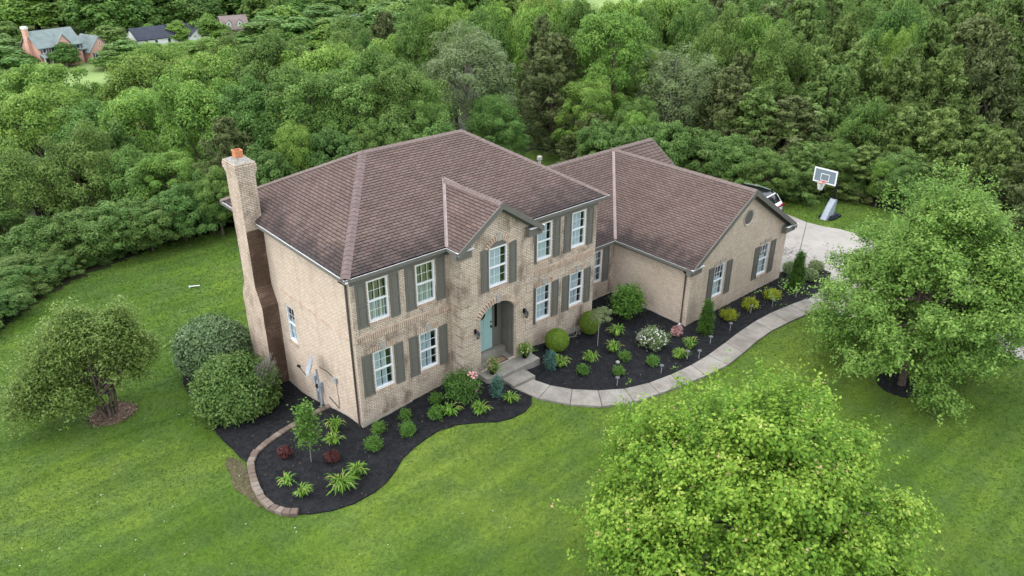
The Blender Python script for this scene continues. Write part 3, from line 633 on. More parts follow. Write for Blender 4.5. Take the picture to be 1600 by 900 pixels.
# bay roof
bo=.32; PB=(apx,BY-bo,7.55); PBk=(apx,2.46,7.55); bl=(3.71,BY-bo,6.20); blk=(3.71,-.30,6.20); br=(7.69,BY-bo,6.20); brk=(7.69,-.30,6.20)
s2=MB(); u2=MB(); roof_face([blk,bl,PB,PBk],s2,u2,seed=5); roof_face([br,brk,PBk,PB],s2,u2,seed=6)
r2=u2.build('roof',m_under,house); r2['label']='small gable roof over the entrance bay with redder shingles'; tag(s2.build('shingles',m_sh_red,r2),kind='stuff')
caps(PB,PBk,.66,0,r2,step=.17)
def strip(p,q,w,parent,mat=m_valley,h=.03,name='valley_flashing'):
    p,q=Vector(p),Vector(q); d=(q-p).normalized(); s=d.cross(Vector((0,0,1))).normalized(); n=s.cross(d).normalized(); b=MB()
    for sg_ in(-1,1):
        a=[p+s*sg_*w+n*(h+.035),q+s*sg_*w+n*(h+.035),q+n*h,p+n*h]; b.poly(a)
        b.poly([p+s*sg_*w+n*(h+.035),q+s*sg_*w+n*(h+.035),q+s*sg_*w-n*.02,p+s*sg_*w-n*.02])
    return b.build(name,mat,parent)
strip(blk,PBk,.06,r2); strip(brk,PBk,.06,r2)
# garage wing
GX0,GX1,GY=14.84,22.50,-2.763; gx=18.66; GZ,gE=5.62,2.97; ge=.30; XR=21.70; YR=5.42; CY=1.663
PG=(gx,GY-ge,GZ); PV_=(gx,YR,GZ); gl0=(GX0-ge,GY-ge,gE); gl1=(GX0-ge,CY-ge,gE); gr0=(GX1+ge,GY-ge,gE); gr1=(GX1+ge,CY-ge,gE)
kk=(gr1[0]-gx); tt=(XR-gx)/kk; XV=(XR,YR+(gr1[1]-YR)*tt,GZ+(gE-GZ)*tt)
s3=MB(); u3=MB()
roof_face([gl1,gl0,PG,PV_],s3,u3,seed=7); roof_face([gr0,gr1,PV_,PG],s3,u3,seed=8)
roof_face([(WX-.2,CY-ge,gE),gl1,PV_,(WX-.2,YR,GZ)],s3,u3,seed=9)
roof_face([PV_,(XR,YR,GZ),XV],s3,u3,seed=10) if 0 else None
# triangle: build with eave direction +x using lowest row origin
def tri_face():
    o=Vector((gx,XV[1],XV[2])); # lower-left virtual corner of the sloping plane
    roof_face([XV,(XR,YR,GZ),PV_],s3,u3,seed=10)
u3.poly([PV_,(XR,YR,GZ),XV]); 
rows=18
for r in range(rows):
    t0,t1=r/rows,(r+1)/rows
    a=Vector(PV_).lerp(Vector(XV),1-t0); c=Vector(XR_:=(XR,YR,GZ)).lerp(Vector(XV),1-t0); a2=Vector(PV_).lerp(Vector(XV),1-t1); c2=Vector(XR_).lerp(Vector(XV),1-t1)
    N_=Vector((0,-.54,.84)); n=max(1,int((c-a).length/.305)); rd=random.Random(r)
    for k in range(n):
        q0,q1=a.lerp(c,k/n),a.lerp(c,(k+1)/n-.01); w0,w1=a2.lerp(c2,k/n),a2.lerp(c2,(k+1)/n-.01); t=rd.random()
        s3.poly([q0+N_*.02,q1+N_*.02,w1+N_*.008,w0+N_*.008],[(t,0),(t,0),(t,1),(t,1)])
roof_face([(XR,WD+.3,3.30),(WX-.2,WD+.3,3.30),(WX-.2,YR,GZ),(XR,YR,GZ)],s3,u3,seed=11)
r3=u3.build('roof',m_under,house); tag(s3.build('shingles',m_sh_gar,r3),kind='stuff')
caps(PG,PV_,.62,0,r3); caps((WX+1.5,YR,GZ),(XR,YR,GZ),.62,0,r3,step=.24)
strip(gl1,PV_,.07,r3)
GF=Fr((0,GY,0),(1,0,0),(0,-1,0)); gz=lambda x: GZ-.07-abs(x-gx)*.64
gw=[(16.634,.82,ww,1.60),(20.26,.80,ww,1.62)]
wall(GF,[(GX0,-.35),(GX1,-.35),(GX1,gz(GX1)),(gx,gz(gx)),(GX0,gz(GX0))],[rect(*q) for q in gw],m_brick_side,reveal=.11)
for i,q in enumerate(gw):
    window(GF,*q,[(m_curt,.02,.8,.02,.62)],seed=30+i); shutter(GF,q[0]-.46,q[1]-.07,.40,q[3]+.08); shutter(GF,q[0]+ww+.10,q[1]-.07,.42,q[3]+.08)
    soldiers(GF,q[0]-.02,q[0]+ww+.04,q[1]-.13,q[1]-.012,.035,name='window_sill')
    soldiers(GF,q[0]-.08,q[0]+ww+.08,q[1]+q[3]+.02,q[1]+q[3]+.19); keystone(GF,q[0]+ww/2,q[1]+q[3]+.015,q[1]+q[3]+.26)
GL=Fr((GX0,CY,0),(0,-1,0),(-1,0,0)); wall(GL,[(0,-.35),(CY-GY,-.35),(CY-GY,gE-.1),(0,gE-.1)],[],m_brick_side)
wall(Fr((GX1,GY,0),(0,1,0),(1,0,0)),[(0,-.35),(9,-.35),(9,gE-.1),(0,gE-.1)],[],m_brick_side)
CF=Fr((0,CY,0),(1,0,0),(0,-1,0)); cwn=(13.25,.93,.80,1.60)
wall(CF,[(WX,-.35),(GX0,-.35),(GX0,gE-.1),(WX,gE-.1)],[rect(*cwn)],m_brick); window(CF,*cwn,[(m_curt,.02,.66,.02,.98)],seed=40)
shutter(CF,cwn[0]+.84,.86,.42,1.72); shutter(CF,cwn[0]-.45,.86,.40,1.72)
b=MB(); b.box(GL,0,CY-GY+.012,-.4,.10,-.05,.014); b.box(CF,WX,GX0,-.4,.10,-.05,.014); b.build('foundation',m_found,house)
wall(Fr((XR-.3,CY,0),(0,1,0),(1,0,0)),[(0,-.3),(7.5,-.3),(7.5,gE),(YR-CY,GZ-.1),(1.0,gE)],[],m_brick_side)
wall(Fr((XR,WD,0),(-1,0,0),(0,1,0)),[(0,-.3),(10,-.3),(10,3.2),(0,3.2)],[],m_brick_side)
# round gable vent
b=MB(); vc=(18.80,4.22); P=GF.P; n=24
ci=lambda r,d,k:P(vc[0]+r*math.cos(2*math.pi*k/n),vc[1]+r*math.sin(2*math.pi*k/n)*1.04,d)
for k in range(n): b.poly([ci(.30,.004,k),ci(.30,.004,k+1),ci(.36,.05,k+1),ci(.36,.05,k)]); b.poly([ci(.36,.05,k),ci(.36,.05,k+1),ci(.40,.05,k+1),ci(.40,.05,k)]); b.poly([ci(.40,.05,k),ci(.40,.05,k+1),ci(.40,0,k+1),ci(.40,0,k)])
b.build('vent_surround',m_found,house); b=MB(); b.poly([ci(.305,.006,k) for k in range(n)],m=0)
for k in range(9):
    z=vc[1]-.26+k*.065; hw=math.sqrt(max(0.01,.30**2-(z-vc[1])**2))-.01; b.box(GF,vc[0]-hw,vc[0]+hw,z-.004,z+.022,.008,.035)
b.build('louvred_vent',m_trim,house)
# trim: frieze, soffit, gutters, rakes
def gutter(fr,u0,u1,z,debris=False,d0=.20):
    b=MB(); b.box(fr,u0,u1,z-.13,z-.12,d0,d0+.12,0); b.box(fr,u0,u1,z-.13,z,d0+.115,d0+.127,0); b.box(fr,u0+.002,u1-.002,z-.12,z-.055,d0,d0+.113,2 if debris else 1); b.box(fr,u0,u1,z,z+.006,d0+.112,d0+.130,1)
    b.box(fr,u0,u1,z-.13,z,d0-.012,d0,0)
    return b.build('gutter',[m_trim,m_white,m_mulch],house)
def eave(fr,u0,u1,z,frieze=.26):
    b=MB(); b.box(fr,u0,u1,z-.17,z-.14,0,.21)
    if frieze: b.box(fr,u0,u1,z-.17-frieze,z-.171,0,.022)
    return b.build('frieze_board',m_trim,house)
gutter(FL,-.32,3.70,6.20,True); gutter(FL,7.70,WX+.34,6.20,True); gutter(LS,0-.3,1.9,6.20); gutter(LS,3.05,WD+.33,6.20)
gutter(RS,-.32,WD+.3,6.20); gutter(BK,-.32,WX+.3,6.2)
eave(FL,0,BX0,6.20,.245); eave(FL,BX1,WX,6.20,.245); eave(LS,0,WD,6.2,0); eave(RS,0,WD,6.2,.2)
gutter(Fr((3.71+.30,0,0),(0,-1,0),(-1,0,0)),.30,.98,6.19); gutter(Fr((7.69-.30,-1,0),(0,1,0),(1,0,0)),.02,.70,6.19)
eave(Fr((BX0,0,0),(0,-1,0),(-1,0,0)),0,.66,6.2,.24); eave(Fr((BX1,-.66,0),(0,1,0),(1,0,0)),0,.66,6.2,.24)
gutter(GL,.30,CY-GY+.30,gE-.02); gutter(CF,WX,GX0-.3,gE-.02,True); gutter(Fr((GX1,GY,0),(0,1,0),(1,0,0)),-.3,7,gE-.02)
eave(GL,0,CY-GY,gE,.19); eave(CF,WX,GX0,gE,.19); eave(Fr((GX1,GY,0),(0,1,0),(1,0,0)),0,7,gE,.2)
def rake(fr,uc,zap,u_end,z_end,over,wd,wallfr_d=0):
    over+=.025; zap+=.02; z_end+=.02; wd+=.05
    """board under the roof edge, soffit and frieze along one slope"""
    b=MB(); P=fr.P; top=[(uc,zap),(u_end,z_end)]
    q=[(uc,zap+.02),(u_end,z_end+.02),(u_end,z_end-wd+.02),(uc,zap-wd+.02)]
    for dd in(over,over-.03): b.poly([P(*z,dd) for z in q])
    for i in range(4): b.poly([P(*q[i],over),P(*q[(i+1)%4],over),P(*q[(i+1)%4],over-.03),P(*q[i],over-.03)])
    s=.10; b.poly([P(uc,zap-s,over-.03),P(u_end,z_end-s,over-.03),P(u_end,z_end-s,0),P(uc,zap-s,0)])
    f=[(uc,zap-s-.01),(u_end,z_end-s-.01),(u_end,z_end-s-.22),(uc,zap-s-.22)]; b.poly([P(*z,.025) for z in f])
    b.poly([P(*f[3],.025),P(*f[2],.025),P(*f[2],0),P(*f[3],0)])
    return b.build('rake_board',m_trim,house)
rake(BF,apx,7.53,3.71,6.18,bo,.19); rake(BF,apx,7.53,7.69,6.18,bo,.19)
rake(GF,gx,GZ-.02,GX0-ge,gE-.02,ge,.21); rake(GF,gx,GZ-.02,GX1+ge,gE-.02,ge,.21)
RE=Fr((XR-.3,0,0),(0,1,0),(1,0,0)); rake(RE,YR,GZ-.02,YR-2.9,GZ-.02-2.9*.65,.3,.2); rake(RE,YR,GZ-.02,WD+.3,3.28,.3,.2)
# cornice returns
for fr,u0,u1,z in((BF,3.68,4.36,6.20),(BF,7.06,7.72,6.20),(GF,14.50,15.30,gE),(GF,21.98,22.84,gE)):
    b=MB(); b.box(fr,u0,u1,z-.34,z-.03,-.02,.22); b.box(fr,u0-.02,u1+.02,z-.05,z-.005,-.02,.30); b.box(fr,u0-.02,u1+.03,z-.005,z+.012,.22,.335,1); b.build('cornice_return',[m_trim,m_white],house)
# gutter elbow blocks and downspouts
def downspout(x,y,ox,oy,ztop,zbot,mat=m_trimd,foot=None):
    b=MB(); b.tube([(x+ox*.27,y+oy*.27,ztop),(x+ox*.27,y+oy*.27,ztop-.10),(x+ox*.06,y+oy*.06,ztop-.30),(x+ox*.06,y+oy*.06,zbot)],.042,6)
    if foot: b.tube([(x+ox*.06,y+oy*.06,zbot+.06),(x+ox*.22,y+oy*.22,zbot)],.045,6,1)
    b.build('downspout',[mat,m_white],house)
downspout(0,.16,-1,0,6.1,.12); downspout(0,8.85,-1,0,6.1,-1.2); downspout(GX0,GY+.22,-1,0,gE-.1,.06,foot=True)
# chimney -----------------------------------------------------------
chim=None
def chimney():
    xo=-.66; yf,yb=6.28,7.28; lf,lb_=5.93,7.68
    zf=8.02
    b=MB()
    # outer (west) face with shoulders, and front/back faces; frames for brick uv
    Wf=Fr((xo,0,0),(0,-1,0),(-1,0,0))
    out=[(-lb_,-1.7),(-lf,-1.7),(-lf,2.85),(-yf,3.55),(-yf,zf),(-yb,zf),(-yb,3.55),(-lb_,2.85)]
    b.poly([Wf.P(*p) for p in out],[p for p in out])
    F=lambda y:Fr((0,y,0),(1,0,0),(0,-1,0))
    def q(p4,uv): b.poly(p4,uv,q.m)
    q.m=1
    q([(xo,lf,-1.7),(0,lf,-1.7),(0,lf,2.85),(xo,lf,2.85)],[(xo,-1.7),(0,-1.7),(0,2.85),(xo,2.85)])
    q([(xo,lf,2.85),(0,lf,2.85),(0,yf,3.55),(xo,yf,3.55)],[(xo,2.85),(0,2.85),(0,3.6),(xo,3.6)])
    q([(xo,yf,3.55),(0,yf,3.55),(0,yf,5.9),(xo,yf,5.9)],[(xo,3.55),(0,3.55),(0,5.9),(xo,5.9)])
    q.m=0
    q([(xo,yf,5.9),(0.02,yf,5.9),(0.02,yf,zf),(xo,yf,zf)],[(xo,5.9),(0,5.9),(0,zf),(xo,zf)])
    q([(0.02,yf,5.9),(0.02,yb,5.9),(0.02,yb,zf),(0.02,yf,zf)],[(yf,5.9),(yb,5.9),(yb,zf),(yf,zf)])
    for (y,z0,z1) in((lb_,-1.7,2.85),(yb,3.55,zf)): q([(xo,y,z0),(0.02,y,z0),(0.02,y,z1),(xo,y,z1)],[(xo,z0),(0,z0),(0,z1),(xo,z1)])
    q([(xo,lb_,2.85),(0,lb_,2.85),(0,yb,3.55),(xo,yb,3.55)],[(0,0),(.6,0),(.6,.8),(0,.8)])
    c=b.build('chimney',[m_brick_chim,m_brick_wet],house)
    # corbelled courses: each a brick course of its own
    z=zf; ofs=[.02,.045,.07,.07,.07,.045]
    for o in ofs:
        k=MB(); X0,X1,Y0_,Y1_=xo-o,.02+o,yf-o,yb+o; fr=Fr((0,0,0),(1,0,0),(0,1,0)); k.box(fr,X0,X1,z+.006,z+.072,Y0_,Y1_); k.build('corbel_course',m_brick_chim,c); z+=.078
    k=MB(); k.v=[(xo-.02,yf-.02,z),(.04,yf-.02,z),(.04,yb+.02,z),(xo-.02,yb+.02,z),(xo+.15,yf+.28,z+.12),(-.14,yf+.28,z+.12),(-.14,yb-.28,z+.12),(xo+.15,yb-.28,z+.12)]
    for f in((0,1,5,4),(1,2,6,5),(2,3,7,6),(3,0,4,7),(4,5,6,7)): k.f.append(f); k.uv+=[(0,0)]*4; k.mi.append(0)
    k.build('mortar_crown',noisy('lichened mortar',(0.12,0.11,0.09),(0.42,0.40,0.35),16),c)
    k=MB(); cx,cy=-.32,6.78; s=.145
    for (a,z0,z1) in((s,z+.08,z+.36),(s+.012,z+.33,z+.38)):
        k.wbox(cx-a,cx+a,cy-a,cy-a+.03,z0,z1); k.wbox(cx-a,cx+a,cy+a-.03,cy+a,z0,z1); k.wbox(cx-a,cx-a+.03,cy-a+.031,cy+a-.031,z0,z1); k.wbox(cx+a-.03,cx+a,cy-a+.031,cy+a-.031,z0,z1)
    k.wbox(cx-s+.04,cx+s-.04,cy-s+.04,cy+s-.04,z+.08,z+.2,1); k.build('flue_tile',[m_terra,m_room],c)
chimney()
# porch, step ---------------------------------------------------------
pc=MB(); pl=[(4.72,-.66),(4.72,-1.12),(4.98,-1.36),(6.1,-1.36),(7.28,-1.36),(7.28,-.66)]
def slabpoly(mb,pl,z0,z1,bev=.02):
    up=[(p[0],p[1],z1) for p in pl]; lo=[(p[0],p[1],z0) for p in pl]; mb.poly(up)
    for i in range(len(pl)): j=(i+1)%len(pl); mb.poly([lo[i],lo[j],up[j],up[i]])
slabpoly(pc,pl,.1,.78); slabpoly(pc,[(4.87,-.66),(6.6,-.66),(6.6,-.1),(4.87,-.1)],.5,.779); por=pc.build('porch_slab',m_step,None); tag(por,'grey concrete porch slab in front of the teal door','porch')
st=MB(); slabpoly(st,[(5.32,-1.37),(6.42,-1.37),(6.42,-2.03),(5.32,-2.03)],.1,.655); tag(st.build('concrete_step',m_walk,None),'single concrete step between the porch slab and the start of the walk','step')
mt=MB(); slabpoly(mt,[(5.62,-.22),(6.28,-.22),(6.28,-.62),(5.62,-.62)],.78,.795); tm=mt.build('doormat',M('dark mat border',(.04,.035,.03),1),None); tag(tm,'brown doormat with black border lying on the porch','doormat')
mt=MB(); slabpoly(mt,[(5.68,-.27),(6.22,-.27),(6.22,-.57),(5.68,-.57)],.79,.80); mt.build('mat_centre',noisy('coir',(0.22,0.13,0.09),(0.32,0.20,0.14),30),tm)
# lanterns
def lantern(u,v,label):
    t=thing('wall_lantern',label,'lantern',tuple(BF.P(u,v,0))); 
    b=MB(); b.box(W0,-.05,.05,-.02,.16,.0,.03); b.tube([(0,-.02,.10),(0,-.12,.18),(0,-.16,.14)],.012,6); b.lathe((0,-.16,-.2),[(.02,.0),(.05,.03)],6); b.lathe((0,-.16,.02),[(.10,.0),(.07,.06),(.02,.12),(.01,.15)],6)
    for k in range(6): a=k*math.pi/3; b.tube([(.05*math.cos(a),-.16+.05*math.sin(a),-.17),(.085*math.cos(a),-.16+.085*math.sin(a),.03)],.008,4)
    b.build('lantern_body',m_black,t); g=MB(); g.lathe((0,-.16,-.17),[(.042,0),(.075,.19)],6); g.build('lantern_glass',m_glass,t)
lantern(4.60,2.63,'black wall lantern on the brick left of the teal door'); lantern(7.02,2.66,'black wall lantern on the brick right of the entrance arch')
# dish, meters on the side wall -----------------------------------------
t=thing('satellite_dish','grey satellite dish on a short pole against the left side wall','satellite dish',(-.30,2.55,H(-.3,2.55)))
b=MB(); b.tube([(0,0,0),(0,0,1.55),(-.03,-.02,1.85)],.035,8); b.tube([(0,0,1.2),(.28,-.05,1.25)],.015,6); b.build('pole',m_greym,t)
b=MB(); n=20; dn=Vector((-.85,.35,.38)).normalized(); ax=dn.cross(Vector((0,0,1))).normalized(); bx=ax.cross(dn); cc=Vector((-.16,.07,2.0))
rg=[[cc+dn*(.09*(r/3)**2)+(ax*math.cos(2*math.pi*k/n)*.36+bx*math.sin(2*math.pi*k/n)*.42)*(r/3) for k in range(n)] for r in range(1,4)]
b.poly(rg[0])
for r in range(2):
    for k in range(n): b.poly([rg[r][k],rg[r][(k+1)%n],rg[r+1][(k+1)%n],rg[r+1][k]])
b.build('dish',m_greym,t,smooth=True); b=MB(); b.tube([cc-bx*.40+dn*.08,cc+dn*.42-bx*.1],.014,6); b.tube([cc+dn*.38-bx*.1,cc+dn*.50-bx*.06],.05,8); b.build('receiver_arm',m_black,t)
t=thing('utility_meter','grey electric meter box with conduit on the left side wall beside the dish','meter',(-.0,2.95,.1))
b=MB(); q=Fr((0,0,0),(0,-1,0),(-1,0,0)); b.box(q,-.14,.14,.15,.62,0,.13); b.build('meter_box',m_greym,t); b=MB(); b.tube([(-.13,0,.45),(-.22,0,.45)],.085,12); b.build('meter_dial',m_black,t)
b=MB(); b.tube([(-.05,0,.15),(-.05,0,-.6)],.03,8); b.tube([(-.05,.35,.5),(-.05,.35,-.4)],.045,8); b.box(q,-.44,-.26,.45,.75,.01,.14); b.build('conduit',m_greym,t)
t=thing('cable_box','small grey cable box with black cable running down near the corner downspout','cable box',(0,1.65,1.3))
b=MB(); b.box(q,-.08,.08,0,.2,0,.09); b.build('box_cover',m_greym,t); b=MB(); b.tube([(-.03,0,0),(-.03,-.05,-.8),(-.03,0,-1.15),(-.03,.7,-1.0)],.014,6); b.tube([(-.03,0,.1),(-.1,.5,.25),(-.2,.9,.3)],.012,6); b.build('cable',m_black,t)
# plumbing vent behind the ridge
t=MB(); t.tube([(9.0,5.6,7.9),(9.0,5.6,8.75)],.06,10); t.lathe((9.0,5.6,8.75),[(.10,0),(.10,.07),(.04,.1)],10) 
m_whit2=m_white
b=MB(); b.tube([(14.0,6.0,5.1),(14.0,6.0,5.85)],.075,10); b.lathe((14.0,6.0,5.85),[(.13,0),(.13,.05),(.10,.06),(.13,.10),(.10,.16),(.03,.18)],12); b.build('roof_vent_pipe',m_stone,house)
# ================================================================ FOLIAGE
def unit(a): return a/np.maximum(np.linalg.norm(a,axis=-1,keepdims=True),1e-9)
def leafq(c,n,a,Ln,Wd,fold=.12):
    a=unit(a-n*np.sum(a*n,1,keepdims=True)); bb=np.cross(n,a); Ln=np.asarray(Ln).reshape(-1,1); Wd=np.asarray(Wd).reshape(-1,1)
    return np.stack([c-a*Ln/2,c+bb*Wd/2+n*Wd*fold-a*Ln*.05,c+a*Ln/2,c-bb*Wd/2+n*Wd*fold-a*Ln*.05],1)
def sph(rg,n,up=0.0):
    d=unit(rg.normal(size=(n,3))); d[:,2]+=up; return unit(d)
def lump(d,lobes,amp,k=6):
    dot=d@lobes.T; return 1+amp*(np.max(np.clip(dot,0,1)**k,axis=1)-.5)
def puffy(seed,npuff,pr,lpp,rxy,rz,zc,leaf,flat=.75,base=.0,wl=.6,inner=.45):
    """crown of leaf clumps"""
    rg=np.random.default_rng(seed); lobes=sph(rg,9,.3); d=sph(rg,npuff*2,.35); d=d[d[:,2]>-.75][:npuff]
    rr=rg.uniform(inner,1,len(d))**.6*lump(d,lobes,.45)
    C0=d*rr[:,None]*np.array([rxy,rxy,rz])+np.array([0,0,zc]); C0[:,2]=np.maximum(C0[:,2],base+.2)
    P_=pr*rg.uniform(.6,1.35,len(C0)); idx=np.repeat(np.arange(len(C0)),lpp); m=len(idx)
    ld=sph(rg,m,.55); rad=rg.uniform(.35,1,m)**.5
    off=ld*rad[:,None]*P_[idx][:,None]*np.array([1,1,flat]); c=C0[idx]+off
    outd=unit(c-np.array([0,0,zc-.3*rz])); n=unit(ld*.75+outd*.25+np.array([0,0,.45])+rg.normal(size=(m,3))*.38)
    a=unit(outd+rg.normal(size=(m,3))*.8-np.array([0,0,.3])); L_=leaf*rg.uniform(.7,1.4,m)
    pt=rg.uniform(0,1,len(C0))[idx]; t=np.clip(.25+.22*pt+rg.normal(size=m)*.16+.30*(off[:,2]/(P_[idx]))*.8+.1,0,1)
    return leafq(c,n,a,L_,L_*wl),t,C0
def shoots(seed,ns,slen,nl,rxy,rz,zc,leaf,up=.55,inner=.35,lob=.4,wl=.7,zmin=.3,red=True,sun=.0,nlobe=34,lk=22,cone=0.0,dmin=-.62,ub=.30):
    rg=np.random.default_rng(seed); lobes=sph(rg,nlobe,.25); d=sph(rg,int(ns*1.5),ub); d=d[d[:,2]>dmin][:ns]; ns=len(d)
    rr=rg.uniform(inner,1,ns)**.5*lump(d,lobes,lob,lk)
    B0=d*rr[:,None]*np.array([rxy,rxy,rz])+np.array([0,0,zc]); B0[:,2]=np.maximum(B0[:,2],zmin)
    if cone: f_=np.clip(1-cone*(B0[:,2]-zc)/rz,.2,1.5); B0[:,:2]*=f_[:,None]
    sd_=unit(d*.75+np.array([0,0,up])+rg.normal(size=(ns,3))*.28); SL=slen*rg.uniform(.4,1.3,ns)*np.where(rg.random(ns)<.12,1.8,1)
    idx=np.repeat(np.arange(ns),nl); m=len(idx); t=rg.uniform(.05,1,m)
    c=B0[idx]+sd_[idx]*(SL[idx]*t)[:,None]+rg.normal(size=(m,3))*(leaf*1.1*(1.25-t*.7))[:,None]; c[:,2]-=.04*t
    n=unit(np.array([0,0,.8])+sd_[idx]*.2+rg.normal(size=(m,3))*.55); a=unit(rg.normal(size=(m,3))+sd_[idx]*.5-np.array([0,0,.35]))
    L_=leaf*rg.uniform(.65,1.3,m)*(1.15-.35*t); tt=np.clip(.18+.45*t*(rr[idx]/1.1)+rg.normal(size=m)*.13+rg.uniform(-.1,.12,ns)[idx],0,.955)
    if red: k=(t>.95)&(rg.random(ns)[idx]<.16)&(c[:,2]>zc)&(rr[idx]>.85); tt[k]=1.0
    return leafq(c,n,a,L_,L_*wl),tt,B0
def clustered(seed,K,per,cr,slen,nl,rxy,rz,zc,leaf,up=.6,wl=.7,cone=.3,zmin=.4,ub=.15,inner=.35,red=True,dmin=-.9):
    rg=np.random.default_rng(seed); d=sph(rg,K*2,ub); d=d[d[:,2]>dmin][:K]; K=len(d); rr=rg.uniform(inner,1,K)**.55*rg.uniform(.86,1.12,K)
    CC=d*rr[:,None]*np.array([rxy,rxy,rz])+np.array([0,0,zc]); CC[:,:2]*=np.clip(1-cone*(CC[:,2]-zc)/rz,.2,1.6)[:,None]; CC[:,2]=np.maximum(CC[:,2],zmin+.3)
    ci=np.repeat(np.arange(K),per); ns=len(ci); dd=d[ci]; sc_k=cr*rg.uniform(.6,1.35,K)[ci]
    o=unit(rg.normal(size=(ns,3)))*rg.uniform(.1,1,ns)[:,None]**.6*sc_k[:,None]*np.array([1,1,.62]); B0=CC[ci]+o
    sd_=unit(dd*.55+unit(o)*.45+np.array([0,0,up])+rg.normal(size=(ns,3))*.25); SL=slen*rg.uniform(.4,1.3,ns)*np.where(rg.random(ns)<.08,2.0,1)
    idx=np.repeat(np.arange(ns),nl); m=len(idx); t=rg.uniform(.05,1,m)
    c=B0[idx]+sd_[idx]*(SL[idx]*t)[:,None]+rg.normal(size=(m,3))*(leaf*1.05*(1.25-t*.7))[:,None]
    n=unit(np.array([0,0,.75])+unit(o)[idx]*.45+dd[idx]*.25+rg.normal(size=(m,3))*.42); a=unit(rg.normal(size=(m,3))+sd_[idx]*.6-np.array([0,0,.35]))
    L_=leaf*rg.uniform(.65,1.3,m)*(1.15-.3*t); hgt=(o[:,2]/(sc_k*.62))[idx]
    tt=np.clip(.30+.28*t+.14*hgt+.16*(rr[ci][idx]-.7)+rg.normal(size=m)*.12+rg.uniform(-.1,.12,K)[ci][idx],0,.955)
    if red: k=(t>.93)&(rg.random(ns)[idx]<.10)&(hgt>.2)&(c[:,2]>zc+.3); tt[k]=1.0
    return leafq(c,n,a,L_,L_*wl),tt,CC
def cedar(seed,nb,h,r,leaf,spr=26,droop=.1,tip=.25,blue=False):
    rg=np.random.default_rng(seed); z=h*(rg.uniform(0,1,nb)**.85)*.96+.1; az=rg.uniform(0,6.283,nb)
    prof=np.where(z/h<.18,.7+.3*(z/h)/.18,(1-(z/h)**1.7)/.95)**.8; lob=1+.45*np.sin(az*3+seed)*np.sin(z/h*9+seed)+.22*rg.normal(size=nb)
    ln=np.maximum(.16*r,r*prof*np.clip(lob,.45,1.5)*rg.uniform(.75,1.1,nb)); d=np.stack([np.cos(az),np.sin(az),rg.uniform(-.05,.45,nb)+.6*(z/h)**3],1); d=unit(d)
    idx=np.repeat(np.arange(nb),spr); m=len(idx); t=rg.uniform(.30,1,m)**.7
    side=np.cross(d,np.array([0,0,1.])); side=unit(side)
    fan=rg.normal(size=m)*.17*(1.15-t)*ln[idx]+rg.normal(size=m)*.10
    c=np.stack([np.zeros(nb),np.zeros(nb),z],1)[idx]+d[idx]*(ln[idx]*t)[:,None]+side[idx]*fan[:,None]; c[:,2]+=rg.normal(size=m)*.07-droop*(t**2)*ln[idx]*.3
    a=unit(d[idx]*1.0+side[idx]*(np.sign(fan)*.5)[:,None]+np.array([0,0,.28])+rg.normal(size=(m,3))*.38); n=unit(np.array([0,0,1.])+rg.normal(size=(m,3))*.5)
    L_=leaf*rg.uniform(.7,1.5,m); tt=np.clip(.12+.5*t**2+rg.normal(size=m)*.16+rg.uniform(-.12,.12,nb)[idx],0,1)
    return leafq(c,n,a,L_,L_*.30,.05),tt,None
def cedar2(seed,npf,h,r,pr,lpp,leaf):
    rg=np.random.default_rng(seed); z=h*(.05+.93*rg.uniform(0,1,npf)**.9); az=rg.uniform(0,6.283,npf); f=z/h
    prof=np.minimum(1,.55+f*2.2)*np.clip(1-f**2.0,0.02,1)**.75; lob=1+.30*np.sin(az*2+seed+f*5)+.25*np.sin(az*5+f*11+seed*2)+.15*rg.normal(size=npf)
    R_=r*prof*np.clip(lob,.4,1.5)*rg.uniform(.30,1.05,npf)**.8; out=np.stack([np.cos(az),np.sin(az),np.zeros(npf)],1); C0=out*R_[:,None]; C0[:,2]=z
    idx=np.repeat(np.arange(npf),lpp); m=len(idx); P_=pr*rg.uniform(.6,1.4,npf)*(1.1-.55*f); dirv=unit(out*.8+np.array([0,0,.6])+rg.normal(size=(npf,3))*.35)
    t=rg.uniform(-.6,1.25,m); wdt=np.clip(1-t*.55,.2,1.2); off=dirv[idx]*(P_[idx]*t)[:,None]+rg.normal(size=(m,3))*(P_[idx]*.36*wdt)[:,None]*np.array([1,1,.95])
    c=C0[idx]+off; n=unit(np.array([0,0,.6])+out[idx]*.6+rg.normal(size=(m,3))*.5); a=unit(dirv[idx]*.6+rg.normal(size=(m,3))*.6+np.array([0,0,.45])); L_=leaf*rg.uniform(.7,1.5,m)
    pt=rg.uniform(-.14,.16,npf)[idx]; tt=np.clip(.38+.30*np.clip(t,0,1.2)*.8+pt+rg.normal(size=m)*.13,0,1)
    return leafq(c,n,a,L_,L_*.36,.06),tt,C0
def shell(seed,n,rx,ry,rz,zc,leaf,wl=.6,rough=.06,up=.35,zmin=.03,thick=.22,jit=.4,lobf=0.0,hole=None):
    rg=np.random.default_rng(seed); d=sph(rg,n,.12); r=1-thick*rg.uniform(0,1,n)**1.7+rg.normal(size=n)*rough
    if lobf: r=r*lump(d,sph(rg,22,.2),lobf)
    c=d*r[:,None]*np.array([rx,ry,rz])+np.array([0,0,zc]); k=c[:,2]>zmin; 
    if hole is not None: k&=~((d@np.array(hole)>.72)&(rg.random(n)<.72))
    d,r,c=d[k],r[k],c[k]; m=len(c)
    nn=unit(d*.8+np.array([0,0,up])+rg.normal(size=(m,3))*jit); a=unit(rg.normal(size=(m,3))+d*.4); L_=leaf*rg.uniform(.7,1.35,m)
    return leafq(c,nn,a,L_,L_*wl),np.clip(.15+.6*np.clip((r-.75)/.3,0,1)+rg.normal(size=m)*.17,0,1),None
